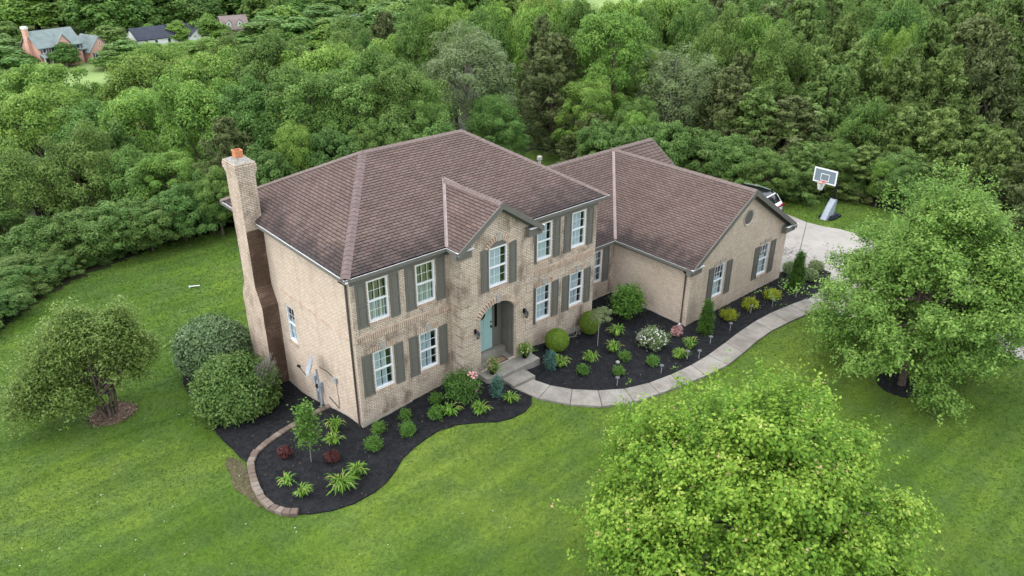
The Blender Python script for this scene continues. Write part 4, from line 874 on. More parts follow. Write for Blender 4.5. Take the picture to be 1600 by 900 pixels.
def trunk_mesh(name,h,r,targets,mat,lean=(0,0),sides=6,stems=None,nt_=10,seed=0):
    b=MB(); rnd=random.Random(seed); top=Vector((lean[0],lean[1],h))
    if stems is None:
        pth=[Vector((0,0,-.3)),Vector((0,0,.15)),Vector((lean[0]*.4+rnd.uniform(-.05,.05)*h,lean[1]*.4,h*.5)),top]; b.tube(pth,[r*1.35,r,r*.7,r*.28],sides)
        f=lambda t:pth[1].lerp(pth[2],t/.5) if t<.5 else pth[2].lerp(pth[3],(t-.5)/.5)
    else: f=None
    for i in range(min(nt_,len(targets))):
        p=Vector(targets[int(i*len(targets)/nt_)]); 
        if stems is None: s=f(rnd.uniform(.25,.75)); 
        else: s=Vector(stems[i%len(stems)])
        md=s.lerp(p,.5)+Vector((rnd.uniform(-.15,.15),rnd.uniform(-.15,.15),.12))*(p-s).length*.6; r0=r*(.42 if stems is None else .5)
        b.tube([s,md,p],[r0,r0*.6,r0*.18],5)
    return b.build(name,mat,None,smooth=True)
def hide_take(ob):
    me=ob.data; COL.objects.unlink(ob); bpy.data.objects.remove(ob); return me
PR={}
def proto(key,q,t,tg,mat,trk):
    PR[key]=(mesh_np('crown',q,t,mat),trk,None)
def reg(key,gen,mat,w,h,trunkh,tr,bark=m_bark,nt_=9,seed=0,tlimit=None):
    q,t,C0=gen; me=mesh_np('crown',q,t,L[mat]); tg=[tuple(c*np.array([.8,.8,.95])) for c in C0] if C0 is not None else []
    tm=hide_take(trunk_mesh('trunk',trunkh,tr,tg,bark,nt_=nt_,seed=seed)); PR[key]=(me,tm,w,h)
# forest prototypes, nominal width w and height h
for i in range(3):
    g=puffy(100+i,105,.64,370,2.7,3.1,3.9,.115,flat=.75,base=.3,inner=.55); reg('B%d'%i,g,'B',6.6,7.4,5.5,.20,seed=i)
    g=puffy(110+i,115,.58,340,2.65,3.0,3.8,.105,flat=.8,base=.3,inner=.55); reg('M%d'%i,g,'M',6.6,7.2,5.4,.20,seed=i)
for i in range(2):
    g=puffy(120+i,150,.40,220,2.2,1.75,1.9,.11,base=.1); reg('D%d'%i,g,'D',5.0,4.0,2.5,.12,seed=i)
for i in range(3):
    reg('C%d'%i,cedar2(130+i,270,8.0,2.3,.48,140,.18),'C',5.6,8.4,7.4,.16,seed=i); reg('G%d'%i,cedar2(140+i,270,8.0,2.4,.48,140,.18),'G',5.8,8.4,7.4,.16,seed=i)
reg('A0',puffy(150,210,.60,150,3.0,3.9,4.5,.13,flat=.8,wl=.42,inner=.25),'A',7.4,9.4,7.5,.24,m_barkg,34,5)
reg('F0',puffy(160,120,.85,110,2.9,3.3,3.4,.34,base=-.3),'M',6.6,7.4,4,.25,nt_=3); reg('F1',puffy(161,120,.85,110,2.9,3.3,3.4,.34,base=-.3),'B',6.6,7.4,4,.25,nt_=3)
def plant_tree(key,name,label,cat,x,y,w,h,group=None,rz=0,z=None,sq=1.0):
    me,tm,w0,h0=PR[key]; t=thing(name,label,cat,(x,y,H(x,y)-.05 if z is None else z),group,rz)
    s=(w/w0,w/w0*sq,h/h0); inst(tm,'trunk',t,scale=s); inst(me,'crown',t,scale=s); return t
FOREST= [(-9.2,22.3,2.2,3.7,'D',None),(-6.7,22.5,2.2,3.7,'D',None),(-4.8,25.1,4.9,3.4,'D',None),(-3.0,24.4,3.5,3.6,'D',None),(-1.2,23.8,3.2,3.6,'D',None),(0.4,23.7,3.1,3.2,'D',None),(2.4,23.7,3.4,3.1,'D',None),(3.9,23.4,3.7,2.6,'D',None),(-6.7,32.3,7.9,6.3,'M',None),(-3.3,33.2,9.7,6.3,'M',None),(-0.2,32.4,10.3,6.5,'M',None),(2.1,29.3,8.8,5.8,'M',None),(3.2,26.7,4.9,4.2,'B',None),(7.1,31.4,12.4,6.6,'B',None),(6.1,24.7,6.4,3.6,'C',None),(9.6,29.0,9.5,6.2,'M',None),(12.3,27.3,9.0,7.2,'M',None),(14.9,24.9,8.5,7.2,'M',None),(17.8,23.4,8.9,6.3,'M',None),(6.9,22.3,4.7,3.2,'D',None),(9.3,22.4,5.9,2.9,'B',None),(11.0,21.3,5.3,3.7,'D',None),(13.2,20.4,5.7,3.7,'M',None),(4.2,22.7,4.2,2.9,'M',None),(-4.1,48.1,11.5,8.3,'B',None),(-0.3,45.1,11.9,8.0,'B',None),(2.3,40.7,10.9,7.2,'M',None),(5.6,38.5,11.6,7.4,'B',None),(2.1,34.7,10.3,4.6,'D',None),(-1.0,63.1,12.4,9.5,'M',None),(3.2,59.2,11.9,9.2,'B',None),(5.9,54.7,10.4,5.5,'B',None),(10.7,52.2,12.9,9.1,'B',None),(12.9,44.7,13.1,8.3,'B',None),(16.6,42.1,14.1,8.6,'M',None),(19.9,39.1,13.8,8.6,'B',None),(23.0,36.1,13.4,7.8,'M',None),(16.6,66.7,13.3,8.0,'B',None),(21.3,62.5,13.2,8.0,'M',None),(27.7,60.1,14.0,8.9,'M',None),(32.2,55.9,13.6,8.2,'M',None),(35.6,50.9,14.8,8.0,'B',None),(26.1,26.5,11.5,9.6,'A','airy'),(17.8,21.1,7.6,4.1,'M',None),(24.2,21.7,5.7,5.0,'M',None),(16.8,17.8,5.6,3.5,'D',None),(24.3,20.3,3.7,3.4,'M',None),(15.6,20.8,6.2,3.6,'D',None),(31.6,23.1,8.5,5.1,'C','cedar1'),(35.7,29.1,13.2,4.8,'C',None),(34.9,20.2,10.8,7.1,'B','brightbig'),(29.7,17.7,6.2,4.5,'B',None),(28.3,15.9,3.9,3.1,'C',None),(31.2,14.2,5.2,4.0,'M',None),(38.4,19.9,12.1,4.5,'B',None),(37.1,15.9,10.4,8.0,'A','locust'),(30.4,19.5,3.3,3.6,'C',None),(26.5,13.4,4.4,3.1,'D',None),(27.5,10.9,4.1,3.3,'D',None),(29.1,9.7,4.5,3.5,'D',None),(30.5,8.2,4.0,3.5,'D',None),(31.5,6.5,4.0,3.4,'D',None),(32.0,4.2,3.3,3.0,'D',None),(29.3,12.6,4.6,2.6,'B',None),(38.3,11.7,8.4,4.4,'C',None),(38.1,9.0,7.3,4.9,'G',None),(38.8,6.7,7.4,4.8,'C',None),(41.9,5.9,11.0,5.5,'G',None),(41.2,2.8,8.7,4.3,'M',None),(41.9,0.6,8.8,5.4,'G',None),(42.7,-1.5,9.2,5.5,'G',None),(43.2,-4.0,8.7,4.4,'G',None),(43.6,-5.9,8.6,4.3,'C',None),(44.4,15.0,13.3,5.0,'C',None),(46.8,13.1,13.5,6.0,'M',None),(49.1,10.9,13.2,6.0,'G',None),(50.2,8.2,12.8,5.4,'G',None),(50.5,4.5,11.9,6.2,'G',None),(52.0,2.4,13.0,5.6,'G',None),(54.5,0.3,13.1,6.1,'C',None),(56.9,-2.0,12.6,5.6,'G',None),(49.0,20.4,14.8,6.6,'M',None),(53.6,19.6,15.2,6.3,'B',None),(56.7,17.1,15.4,6.8,'G',None),(59.6,14.3,15.1,6.3,'G',None),(60.3,10.7,14.8,6.6,'M',None),(63.4,8.3,15.2,6.1,'G',None),(66.4,5.9,15.4,6.6,'C',None),(69.3,3.3,15.4,6.6,'G',None),(57.5,-3.7,13.2,5.5,'C',None),(34.0,2.9,4.0,3.2,'G',None),(36.4,1.9,3.6,3.0,'M',None),(37.2,0.4,3.3,3.4,'G',None),(37.6,-1.5,3.3,3.1,'D',None),(38.4,-3.1,3.1,3.1,'G',None),(41.4,-5.6,5.9,4.2,'G',None),(40.8,-8.2,4.5,4.0,'C',None),(57.0,8.4,13.4,3.2,'B',None),(36.3,-1.1,3.2,1.7,'B',None),(36.3,48.7,16.7,6.5,'M',None),(46.0,61.0,18,7.7,'M',None),(38.1,47.4,17.1,6.5,'B',None),(48.7,58.4,18,7.7,'B',None),(41.7,43.8,16.4,6.5,'M',None),(52.2,55.7,18,7.7,'B',None),(45.8,40.7,16.5,6.5,'B',None),(56.7,51.6,18,7.7,'B',None),(49.0,38.2,16.7,6.5,'M',None),(59.8,49.5,18,7.7,'B',None),(52.6,35.2,16.7,6.5,'B',None),(64.3,45.6,18,7.7,'B',None),(53.7,33.3,15.3,6.5,'M',None),(67.4,42.3,18,7.7,'B',None),(58.3,29.5,15.5,6.5,'M',None),(69.7,40.6,18,7.7,'B',None),(61.5,27.1,15.9,6.5,'G',None),(73.1,37.3,17.6,7.7,'C',None),(63.6,24.8,15.2,6.5,'C',None),(76.6,34.1,16.9,7.7,'M',None),(67.1,22.3,15.8,6.5,'M',None),(81.6,30.5,17.7,7.7,'C',None),(70.6,19.0,15.3,6.5,'M',None),(83.1,28.4,16.3,7.7,'G',None),(72.2,17.2,14.5,6.5,'M',None),(87.0,25.6,17.1,7.7,'G',None),(74.9,15.3,15.3,6.5,'M',None),(91.3,21.7,16.4,7.7,'G',None),(79.5,11.5,15.3,6.5,'G',None),(96.4,17.6,16.8,7.7,'C',None),(81.1,9.7,14.6,6.5,'G',None),(99.9,14.1,16.3,7.7,'C',None),(84.4,7.0,14.8,6.5,'G',None),(103.1,11.1,15.8,7.7,'G',None),(89.0,3.1,15.1,6.5,'C',None),(104.8,9.6,15.8,7.7,'M',None),(46.2,62.9,16.4,7.1,'M',None),(52.7,64.9,17.9,7.5,'B',None),(49.1,74.7,17.5,6.1,'C',None),(43.2,71.8,15.4,5.0,'M',None),(90.5,91.8,18,17.6,'M',None),(81.2,77.6,18,13.6,'B',None),(95.3,87.6,18,17.6,'M',None),(85.5,73.8,18,13.6,'B',None),(100.2,83.3,18,17.6,'M',None),(89.9,70.1,18,13.6,'B',None),(105.0,79.1,18,17.6,'M',None),(94.2,66.3,18,13.6,'B',None),(109.8,74.8,18,17.6,'M',None),(98.5,62.5,18,13.6,'B',None),(50.3,86.2,18,12.2,'M',None),(57.6,80.1,18,12.2,'M',None),(60.4,77.2,18,12.2,'M',None),(65.2,73.4,18,12.2,'B',None),(70.3,68.7,18,12.2,'B',None),(76.6,63.2,18,12.2,'B',None),(80.4,60.2,18,12.2,'B',None),(87.3,54.2,18,12.2,'M',None),(92.3,49.6,18,12.2,'G',None),(97.5,45.2,18,12.2,'M',None),(101.6,41.7,18,12.2,'M',None),(105.4,38.3,17.7,12.2,'G',None),(109.6,34.2,16.7,12.2,'M',None),(117.1,27.9,16.9,12.2,'M',None),(121.9,24.0,17.6,12.2,'M',None),(124.9,20.9,16.8,12.2,'M',None),(130.1,16.3,16.7,12.2,'M',None)]
FAR= [(31.62,247.04,7.1,6.3,'M'),(34.2,241.32,4.8,4.0,'B'),(26.12,232.3,6.1,8.7,'M'),(38.58,216.8,4.8,5.2,'M'),(54.26,286.25,13.1,15.3,'M'),(47.56,291.38,13.1,15.3,'B'),(41.02,297.31,13.1,15.3,'M'),(60.01,277.38,13.0,13.0,'M'),(61.75,260.72,14.2,12.9,'M'),(63.83,259.1,12.5,12.5,'M'),(71.01,262.89,14.3,11.8,'M'),(78.08,262.13,12.4,13.0,'M'),(85.7,259.37,12.7,11.0,'M'),(52.42,229.55,6.1,7.4,'M'),(67.41,236.56,5.1,5.9,'B'),(75.08,233.42,5.6,6.0,'B'),(83.41,229.95,6.9,6.4,'B'),(93.87,263.28,9.0,9.0,'M'),(105.25,285.92,12.2,12.2,'B'),(116.8,289.27,11.3,12.6,'M'),(106.64,242.08,10.3,9.2,'M'),(114.29,245.63,9.0,7.7,'M'),(121.34,246.42,10.1,9.2,'M'),(119.6,227.8,7.4,9.8,'M'),(133.85,244.39,9.6,10.6,'M'),(120.38,212.1,5.9,6.3,'B'),(154.5,258.41,9.3,12.6,'M'),(151.21,237.11,7.2,9.6,'B'),(153.4,223.49,10.5,12.8,'M'),(132.88,289.19,11.7,15.6,'M'),(149.88,288.86,10.7,16.0,'M'),(164.32,284.91,10.1,16.3,'M'),(183.09,276.62,9.7,19.4,'M'),(192.91,252.92,9.4,18.8,'M'),(39.76,388.3,10.8,16.1,'M'),(47.03,381.84,10.8,16.1,'M'),(54.45,376.3,10.8,16.2,'M'),(61.79,370.14,10.8,16.2,'M'),(69.06,363.61,10.8,16.2,'M'),(76.51,357.88,10.8,16.2,'M'),(83.79,351.33,10.8,16.2,'M'),(91.16,345.16,10.8,16.2,'M'),(98.71,339.53,10.8,16.2,'M'),(106.02,333.06,10.8,16.2,'M'),(113.65,327.5,10.9,16.3,'M'),(121.16,321.51,10.9,16.3,'M'),(128.5,315.01,10.9,16.3,'M'),(136.13,309.21,10.9,16.3,'M'),(143.47,302.69,10.9,16.3,'M'),(150.84,296.25,10.9,16.3,'M'),(158.52,290.37,10.9,16.4,'M'),(165.84,283.8,10.9,16.3,'M'),(173.5,277.8,10.9,16.4,'M'),(181.34,272.02,10.9,16.4,'M'),(188.72,265.5,10.9,16.4,'M'),(196.55,259.58,11.0,16.4,'M'),(204.16,253.33,11.0,16.5,'M'),(211.46,246.67,11.0,16.4,'M'),(216.09,237.01,10.8,16.2,'M'),(216.78,223.47,10.5,15.8,'M'),(32.19,337.52,11.4,14.2,'M'),(39.67,330.96,11.4,14.2,'M'),(47.26,325.08,11.4,14.2,'M'),(54.73,318.45,11.4,14.2,'M'),(62.31,312.32,11.4,14.2,'M'),(70.02,306.58,11.4,14.3,'M'),(77.53,299.97,11.4,14.3,'M'),(85.22,293.97,11.4,14.3,'M'),(92.88,287.75,11.5,14.3,'M'),(104.63,291.89,10.4,14.8,'M'),(112.68,285.7,10.4,14.8,'M'),(120.44,278.73,10.4,14.8,'M'),(128.37,272.15,10.4,14.8,'M'),(136.39,265.7,10.4,14.9,'M'),(144.13,258.69,10.4,14.9,'M'),(152.09,252.07,10.4,14.9,'M'),(160.32,245.84,10.4,14.9,'M'),(168.23,239.05,10.4,14.9,'M'),(176.31,232.49,10.5,14.9,'M'),(184.67,226.23,10.5,15.0,'M'),(192.52,219.3,10.5,15.0,'M'),(194.09,205.45,10.2,14.5,'M'),(51.95,210.71,4.9,8.8,'M'),(58.86,211.0,3.8,8.9,'B'),(66.09,208.94,3.6,9.1,'B'),(73.83,207.58,4.1,8.3,'B'),(46.77,205.42,3.7,6.1,'M'),(83.53,205.61,4.5,9.4,'M'),(91.67,203.72,7.3,11.5,'M'),(98.73,201.27,7.3,11.6,'M'),(104.52,196.16,6.9,11.6,'B'),(111.83,193.63,7.4,11.7,'M'),(118.88,190.35,8.7,11.8,'M'),(130.59,193.76,9.0,12.3,'B'),(141.23,194.63,10.5,12.6,'M'),(24.48,219.5,5.0,10.0,'M'),(22.83,235.05,7.9,10.5,'M'),(98.08,220.64,7.3,9.0,'M'),(103.53,219.21,8.2,10.3,'B'),(114.19,217.85,8.0,10.5,'M'),(115.52,205.75,6.5,9.2,'M'),(137.94,212.43,7.9,12.0,'M'),(65.09,238.18,3.5,4.3,'B'),(81.94,233.97,4.5,4.9,'B'),(41.71,417.59,13.5,22.9,'M'),(50.31,409.93,13.5,22.9,'M'),(59.01,402.91,13.5,22.9,'M'),(67.76,396.05,13.5,23.0,'M'),(76.44,388.66,13.5,23.0,'M'),(85.17,381.47,13.5,23.0,'M'),(94.1,374.97,13.6,23.1,'M'),(102.95,367.97,13.6,23.1,'M'),(111.61,360.28,13.6,23.1,'M'),(120.32,352.74,13.6,23.1,'M'),(129.22,345.69,13.6,23.1,'M'),(138.1,338.52,13.6,23.2,'M'),(146.86,330.99,13.6,23.2,'M'),(155.78,323.8,13.6,23.2,'M'),(164.99,317.09,13.7,23.3,'M'),(174.0,309.89,13.7,23.3,'M'),(182.72,302.16,13.7,23.3,'M'),(191.51,294.53,13.7,23.3,'M'),(200.57,287.3,13.7,23.3,'M'),(209.68,280.07,13.7,23.4,'M'),(218.59,272.54,13.7,23.4,'M'),(227.61,265.11,13.7,23.4,'M')]
LAB={'B':('broadleaf_tree','bright green broadleaf tree','tree'),'M':('broadleaf_tree','mid green broadleaf tree','tree'),
 'D':('woodland_shrub','dense leafy shrub','shrub'),'C':('cedar_tree','dark olive cedar','tree'),'G':('cedar_tree','fresh green cedar','tree'),'A':('locust_tree','pale tree','tree')}
ORD='first second third fourth fifth sixth seventh eighth ninth tenth eleventh twelfth thirteenth fourteenth fifteenth sixteenth seventeenth eighteenth nineteenth twentieth'.split()
def scrx(x,y,z=0):
    d=Vector((x,y,z))-cam.matrix_world.translation; return d.dot(_R2)/d.dot(_F)
def ordinals(items,fmt):
    items.sort(key=lambda t:scrx(t.location.x,t.location.y))
    for i,t in enumerate(items): t['label']=fmt%('leftmost' if i==0 else 'rightmost' if i==len(items)-1 else (ORD[i]+' from left' if i<17 else ORD[len(items)-1-i]+' from right'))
GR={}
UNIQ={'airy':'tallest pale feathery tree with visible grey limbs behind the main roof ridge','cedar1':'dark brown olive cedar beside the pale feathery tree behind the house','brightbig':'tall bright yellow green tree between the dark cedar and the grey limbed tree','locust':'grey green spreading tree with bare grey branches behind the garage roof'}
rnd=random.Random(8); cnt={}
for (x,y,h,w_,k,tg) in FOREST:
    s=(x+10.64)*.66+(y+20.06)*.751; t=(x+10.64)*.751-(y+20.06)*.66; side='left' if t<5 else ('middle' if t<20 else 'right')
    zone={'left':'on the left of the chimney','middle':'behind the house roofs','right':'on the right behind the driveway'}[side]; dist_='front edge' if s<50 else ('middle depth' if s<68 else 'far side')
    nm,lb_,ct=LAB[k]; key=k+str(rnd.randrange({'B':3,'M':3,'D':2,'C':3,'G':3,'A':1}[k])); w2=w_*{'B':1.12,'M':1.12,'D':1.35,'C':1.28,'G':1.28,'A':1.1}[k]
    if k!='D' : h=max(h,w_*.9)
    if k in 'CG': h*=rnd.uniform(.92,1.12); w2*=rnd.uniform(.95,1.25)
    if tg: plant_tree(key,nm,UNIQ[tg],ct,x,y,w2,h*1.02,None,rnd.uniform(0,6.28))
    else:
        zs={'left':'left of chimney','middle':'behind the roofs','right':'behind the driveway'}[side]; rw={'front edge':'front row','middle depth':'middle row','far side':'back row'}[dist_]
        GR.setdefault((lb_,zs,rw),[]).append(plant_tree(key,nm,'x',ct,x,y,w2,h*rnd.uniform(.97,1.04),'%ss %s, %s of the woods'%(lb_,zs,rw),rnd.uniform(0,6.28)))
for (lb_,zs,rw),it in GR.items(): ordinals(it,'%%s %s in the %s of woods %s'%(lb_,rw,zs))
# undergrowth at the woods edge so that no bare ground shows through
EDG=[]
for i in range(34):
    f=i/33; P0=[(-9.5,17.9),(-7.3,20.6),(-4.2,22.9),(-1.0,24.2),(2.2,25.0),(4.6,24.2),(9.5,23),(15,22.0),(22,22.9)]; u=f*(len(P0)-1); j=min(int(u),len(P0)-2); x=P0[j][0]+(P0[j+1][0]-P0[j][0])*(u-j); y=P0[j][1]+(P0[j+1][1]-P0[j][1])*(u-j)
    if 792<800+1196*scrx(x,y)<905: continue
    EDG.append(plant_tree('D%d'%(i%2),'woodland_shrub','low shrub hanging over the back lawn edge left of and behind the house','shrub',x+rnd.uniform(-.4,.4),y+rnd.uniform(.2,1.0),rnd.uniform(2.6,3.6),rnd.uniform(1.3,2.2),'low shrubs along the back lawn edge',rnd.uniform(0,6)))
ordinals(EDG,'%s low shrub overhanging the edge of the back lawn')
EDG=[]
for i in range(26):
    P0=[(30.6,25.5),(30.2,21),(31.2,17),(32.6,13.5),(34.0,9),(35.2,5.2),(36.2,2),(37.0,-1),(37.2,-5),(36.5,-10)]; u=i/25*(len(P0)-1); j=min(int(u),len(P0)-2); x=P0[j][0]+(P0[j+1][0]-P0[j][0])*(u-j); y=P0[j][1]+(P0[j+1][1]-P0[j][1])*(u-j)
    if 792<800+1196*scrx(x,y)<905: x+=2.5; y+=2.5
    EDG.append(plant_tree(['D0','D1','G1','D0','C2'][i%5],'woodland_shrub','low shrub at the woods edge beyond the garage and driveway','shrub',x+rnd.uniform(0,.8),y,rnd.uniform(2.4,3.6),rnd.uniform(1.4,2.6),'low shrubs along the woods edge on the right',rnd.uniform(0,6)))
ordinals(EDG,'%s low shrub at the woods edge beyond the garage and driveway')
def farlab(x,y):
    u=800+1196*scrx(x,y,-18)
    if y>250 or x>160: return 'distant trees of the far wooded slope','distant hazy tree in the wooded slope beyond the far houses'
    z='left of and around the salmon house' if u<130 else 'between the salmon and white houses' if u<215 else 'around the white house' if u<335 else 'around the dark red house' if u<470 else 'around the distant grey house'
    return 'distant trees '+z,'distant hazy green tree '+z
for (x,y,h,w_,k) in FAR:
    fg_,fl_=farlab(x,y)
    plant_tree('F0' if k=='M' else 'F1','broadleaf_tree',fl_,'tree',x,y,w_*1.7,h*1.25,fg_,rnd.uniform(0,6))
# specimen trees ------------------------------------------------------
q,t,C0=clustered(7,195,36,.50,.45,21,3.75,2.85,3.35,.100,up=.75,cone=.30,zmin=.5)
qa,ta,_c=shoots(8,520,.60,30,3.30,2.70,3.40,.098,up=1.0,lob=.8,nlobe=50,lk=34,cone=.32,dmin=-.2,inner=.75); q=np.concatenate([q,qa]); t=np.concatenate([t,ta]); t1=thing('maple_tree','bright lime green maple with reddish tips, nearest the camera on the front lawn','tree',(3.5,-13.0,H(3.5,-13.0)))
inst(mesh_np('crown',q,t,L['maple']),'crown',t1); o=trunk_mesh('trunk',5.2,.15,[tuple(c*.95) for c in C0],m_barkg,nt_=90,seed=3); o.parent=t1
q,t,C0=clustered(11,210,34,.52,.45,20,3.75,3.65,3.70,.112,up=.22,wl=.62,cone=.42,zmin=.1,ub=.0,red=False,dmin=-.97); t2=thing('maple_tree','large mid green maple on the lawn beside the driveway at the right','tree',(17.5,-11.2,H(17.5,-11.2)))
qb,tb,_c=puffy(13,60,.60,400,2.5,1.9,2.3,.115,base=.5,inner=.35); q=np.concatenate([q,qb]); t=np.concatenate([t,tb*.8])
qa,ta,_c=shoots(12,560,.65,26,3.8,3.45,3.8,.108,up=.5,wl=.62,lob=.8,nlobe=50,lk=34,cone=.40,dmin=-.8,inner=.75,red=False); q=np.concatenate([q,qa]); t=np.concatenate([t,ta])
inst(mesh_np('crown',q,t,L['maple2']),'crown',t2,loc=(1.3,.2,0)); o=trunk_mesh('trunk',5.4,.17,[tuple(c*.95+np.array([1.3,.2,0])) for c in C0],m_bark,nt_=80,seed=4); o.parent=t2
# multi-stem crab apple
bx,by=-6.25,8.35; t3=thing('crabapple_tree','spreading multi-stemmed small tree in a ring of brown mulch on the left lawn','tree',(bx,by,H(bx,by)))
qs=[];ts=[];cs=[]
for i,(dx,dy,dz,rx,rz,ns) in enumerate([(-.9,.5,2.6,1.6,1.2,760),(.75,.1,2.8,1.2,1.3,540),(-1.9,.2,1.6,1.2,.9,420),(-.3,-.2,3.4,1.2,.8,300),(1.4,-.2,2.4,.8,.8,190),(-2.5,-.6,1.2,.9,.7,200),(-1.1,-.9,1.25,1.1,.75,300),(-1.8,.9,1.2,1.1,.7,200),(.9,.7,1.6,1.0,.7,180),(-.3,.6,3.9,.7,.5,130),(.9,.3,3.7,.6,.5,110)]):
    q,t,C0=shoots(30+i,ns,.42,15,rx,rz,0,.12,up=.25,lob=.7,red=False,zmin=-9,wl=.5,inner=.3,nlobe=8); off=np.array([dx*.75+dy*.66,-dx*.66+dy*.75,dz]); off=np.array([dx,dy*.6+dx*-.25,dz]); qs.append(q+off); ts.append(t); cs+=[tuple(c+off) for c in C0[::max(1,len(C0)//12)]]
inst(mesh_np('crown',np.concatenate(qs),np.concatenate(ts),L['crab']),'crown',t3)
b=MB(); rr=random.Random(5)
for i in range(7):
    a=i*.9; s0=Vector((.16*math.cos(a),.13*math.sin(a),-.2)); kk_=Vector((.55*math.cos(a)-.2,.45*math.sin(a),1.1)); b.tube([s0,s0.lerp(kk_,.5)+Vector((rr.uniform(-.1,.1),0,.1)),kk_],[.085,.06,.05],6)
    for j in range(7):
        c=Vector(cs[(i*7+j*5)%len(cs)]); b.tube([kk_,kk_.lerp(c,.5)+Vector((0,0,.12)),c],[.045,.028,.008],4)
b.build('trunk',m_bark,t3,smooth=True)
# clipped big bushes
def bush(name,label,cat,x,y,parts,mat,group=None,stem=True,z=None,extra=None,leafname='foliage',rz=0):
    t=thing(name,label,cat,(x,y,(H(x,y)+.03) if z is None else z),group,rz); q=np.concatenate([p[0] for p in parts]); tt=np.concatenate([p[1] for p in parts]); inst(mesh_np(leafname,q,tt,L[mat]),leafname,t)
    if stem:
        zs=q[:,:,2]; top=float(zs.max()); r=float(np.abs(q[:,:,:2]).max()); b=MB(); rd=random.Random(int(x*100))
        for i in range(9):
            a=rd.uniform(0,6.28); e=Vector((math.cos(a)*r*.6*rd.random(),math.sin(a)*r*.6*rd.random(),top*rd.uniform(.5,.85))); b.tube([(0.03*math.cos(a),.03*math.sin(a),-.1),e*.5+Vector((0,0,.05*top)),e],[.018+.012*top,.012+.006*top,.004],4)
        b.build('stems',m_bark,t)
    return t
def core(rx,ry,rz,zc,mat,seed): pass
bush('clipped_bush','large rounded grey green clipped bush standing behind the other beside the chimney','bush',-1.95,8.6,[shell(50,30000,1.42,1.42,1.32,1.10,.125,.45,.06,.5,.03,.35,.6,.16),puffy(51,90,.33,60,1.15,1.05,1.1,.10)[:2]],'privet')
bush('clipped_bush','large green bush with bare twiggy patch, nearer the black mulch bed','bush',-2.35,5.35,[shell(52,26000,1.55,1.50,1.22,.95,.115,.5,.06,.5,.03,.35,.6,.18,hole=(.62,-.55,.56)),puffy(53,80,.33,60,1.2,1.0,1.0,.10)[:2]],'D')
b=MB(); rd=random.Random(6)
for i in range(260):
    a=rd.uniform(-1.5,.3); e=Vector((.45+math.cos(a)*rd.uniform(.2,1.15),-.25+math.sin(a)*rd.uniform(.2,.9),rd.uniform(1.0,2.05))); s0=Vector((e.x*.45,e.y*.45,.25)); b.tube([s0,s0.lerp(e,.5)+Vector((rd.uniform(-.1,.1),rd.uniform(-.1,.1),.1)),e*1.03],[.016,.012,.006],4)
o=b.build('bare_twigs',m_barkg,None); o.parent=[x for x in COL.objects if x.name.startswith('clipped_bush')][1]
def rs(seed,r,hh,leaf=.07,n=1700,lobf=.12): return [shell(seed,n,r,r,hh/2,hh*.52,leaf,.6,.07,.4,.02,.45,.6,lobf)]
# front beds
bush('boxwood_ball','bright green clipped ball shrub against the brick just right of the porch','shrub',8.75,-.82,[shell(60,9000,.50,.50,.47,.50,.05,.5,.02,.3,.02,.15,.45)],'box')
bush('boxwood_ball','bright green clipped ball shrub under the second window right of the entrance','shrub',11.0,-.55,[shell(61,8000,.45,.45,.52,.56,.05,.5,.02,.3,.02,.15,.45)],'box')
t=thing('weeping_tree','small weeping standard tree on a thin pale stem behind the ball shrubs','small tree',(10.5,-1.5,H(10.5,-1.5)))
g1=puffy(62,26,.17,60,.42,.22,1.50,.06,flat=.5,base=1.1); g2=puffy(63,14,.14,50,.35,.35,1.15,.06); g2=(g2[0]+np.array([.25,.05,.05]),g2[1]); inst(mesh_np('crown',np.concatenate([g1[0],g2[0]+np.array([.1,0,.1])]),np.concatenate([g1[1],g2[1]]),L['A']),'crown',t)
b=MB(); b.tube([(0,0,-.1),(.01,0,.7),(0,.02,1.4)],[.022,.02,.016],6); 
for k in range(8): a=k*.8; b.tube([(0,.02,1.35),(.25*math.cos(a),.25*math.sin(a),1.62),(.5*math.cos(a),.5*math.sin(a),1.35)],[.012,.009,.003],4)
b.build('trunk',m_barkg,t)
bush('leafy_bush','upright leafy green bush in the mulch corner between house and garage wing','bush',13.45,-.55,[shoots(64,360,.30,16,.55,.62,.72,.095,up=.45,red=False,zmin=.1,lob=.4)[:2]],'shrub')
bush('white_flowering_bush','low bush covered in white blossom beside the boulder','bush',12.3,-3.0,[shoots(65,240,.2,14,.52,.36,.38,.065,up=.4,red=False,zmin=.06)[:2]],'A')
def petals(parent_name,idx,n,rx,rz,zc,mat,s,seed,off=(0,0,0),name='flowers'):
    rg=np.random.default_rng(seed); d=sph(rg,n,.5); c=d*np.array([rx,rx,rz])+np.array([off[0],off[1],zc+off[2]]); k=len(c)
    q=np.concatenate([leafq(c+rg.normal(size=(k,3))*s*.3,unit(np.array([-.3,-.4,.8])+rg.normal(size=(k,3))*.3),rg.normal(size=(k,3)),np.full(k,s),np.full(k,s*.9),.2) for _ in range(2)])
    me=mesh_np(name,q,np.full(len(q),.5),mat); o=[x for x in COL.objects if x.name.startswith(parent_name)][idx]; return inst(me,name,o)
petals('white_flowering_bush',0,85,.55,.40,.40,m_petw,.06,3)
bush('pink_sedum','small dusky pink mound near the garage corner','plant',14.0,-2.95,[shell(66,700,.30,.24,.22,.16,.07,.8,.08,.6,.02,.4,.4,.2)],'pink')
bush('blue_juniper','narrow blue green juniper in front of the ball shrub right of the porch','shrub',7.4,-1.85,[cedar(70,130,.78,.19,.075,20)[:2]],'blue')
bush('blue_juniper','slender blue green juniper left of the concrete step','shrub',4.5,-2.0,[cedar(71,130,.85,.16,.075,20)[:2]],'blue')
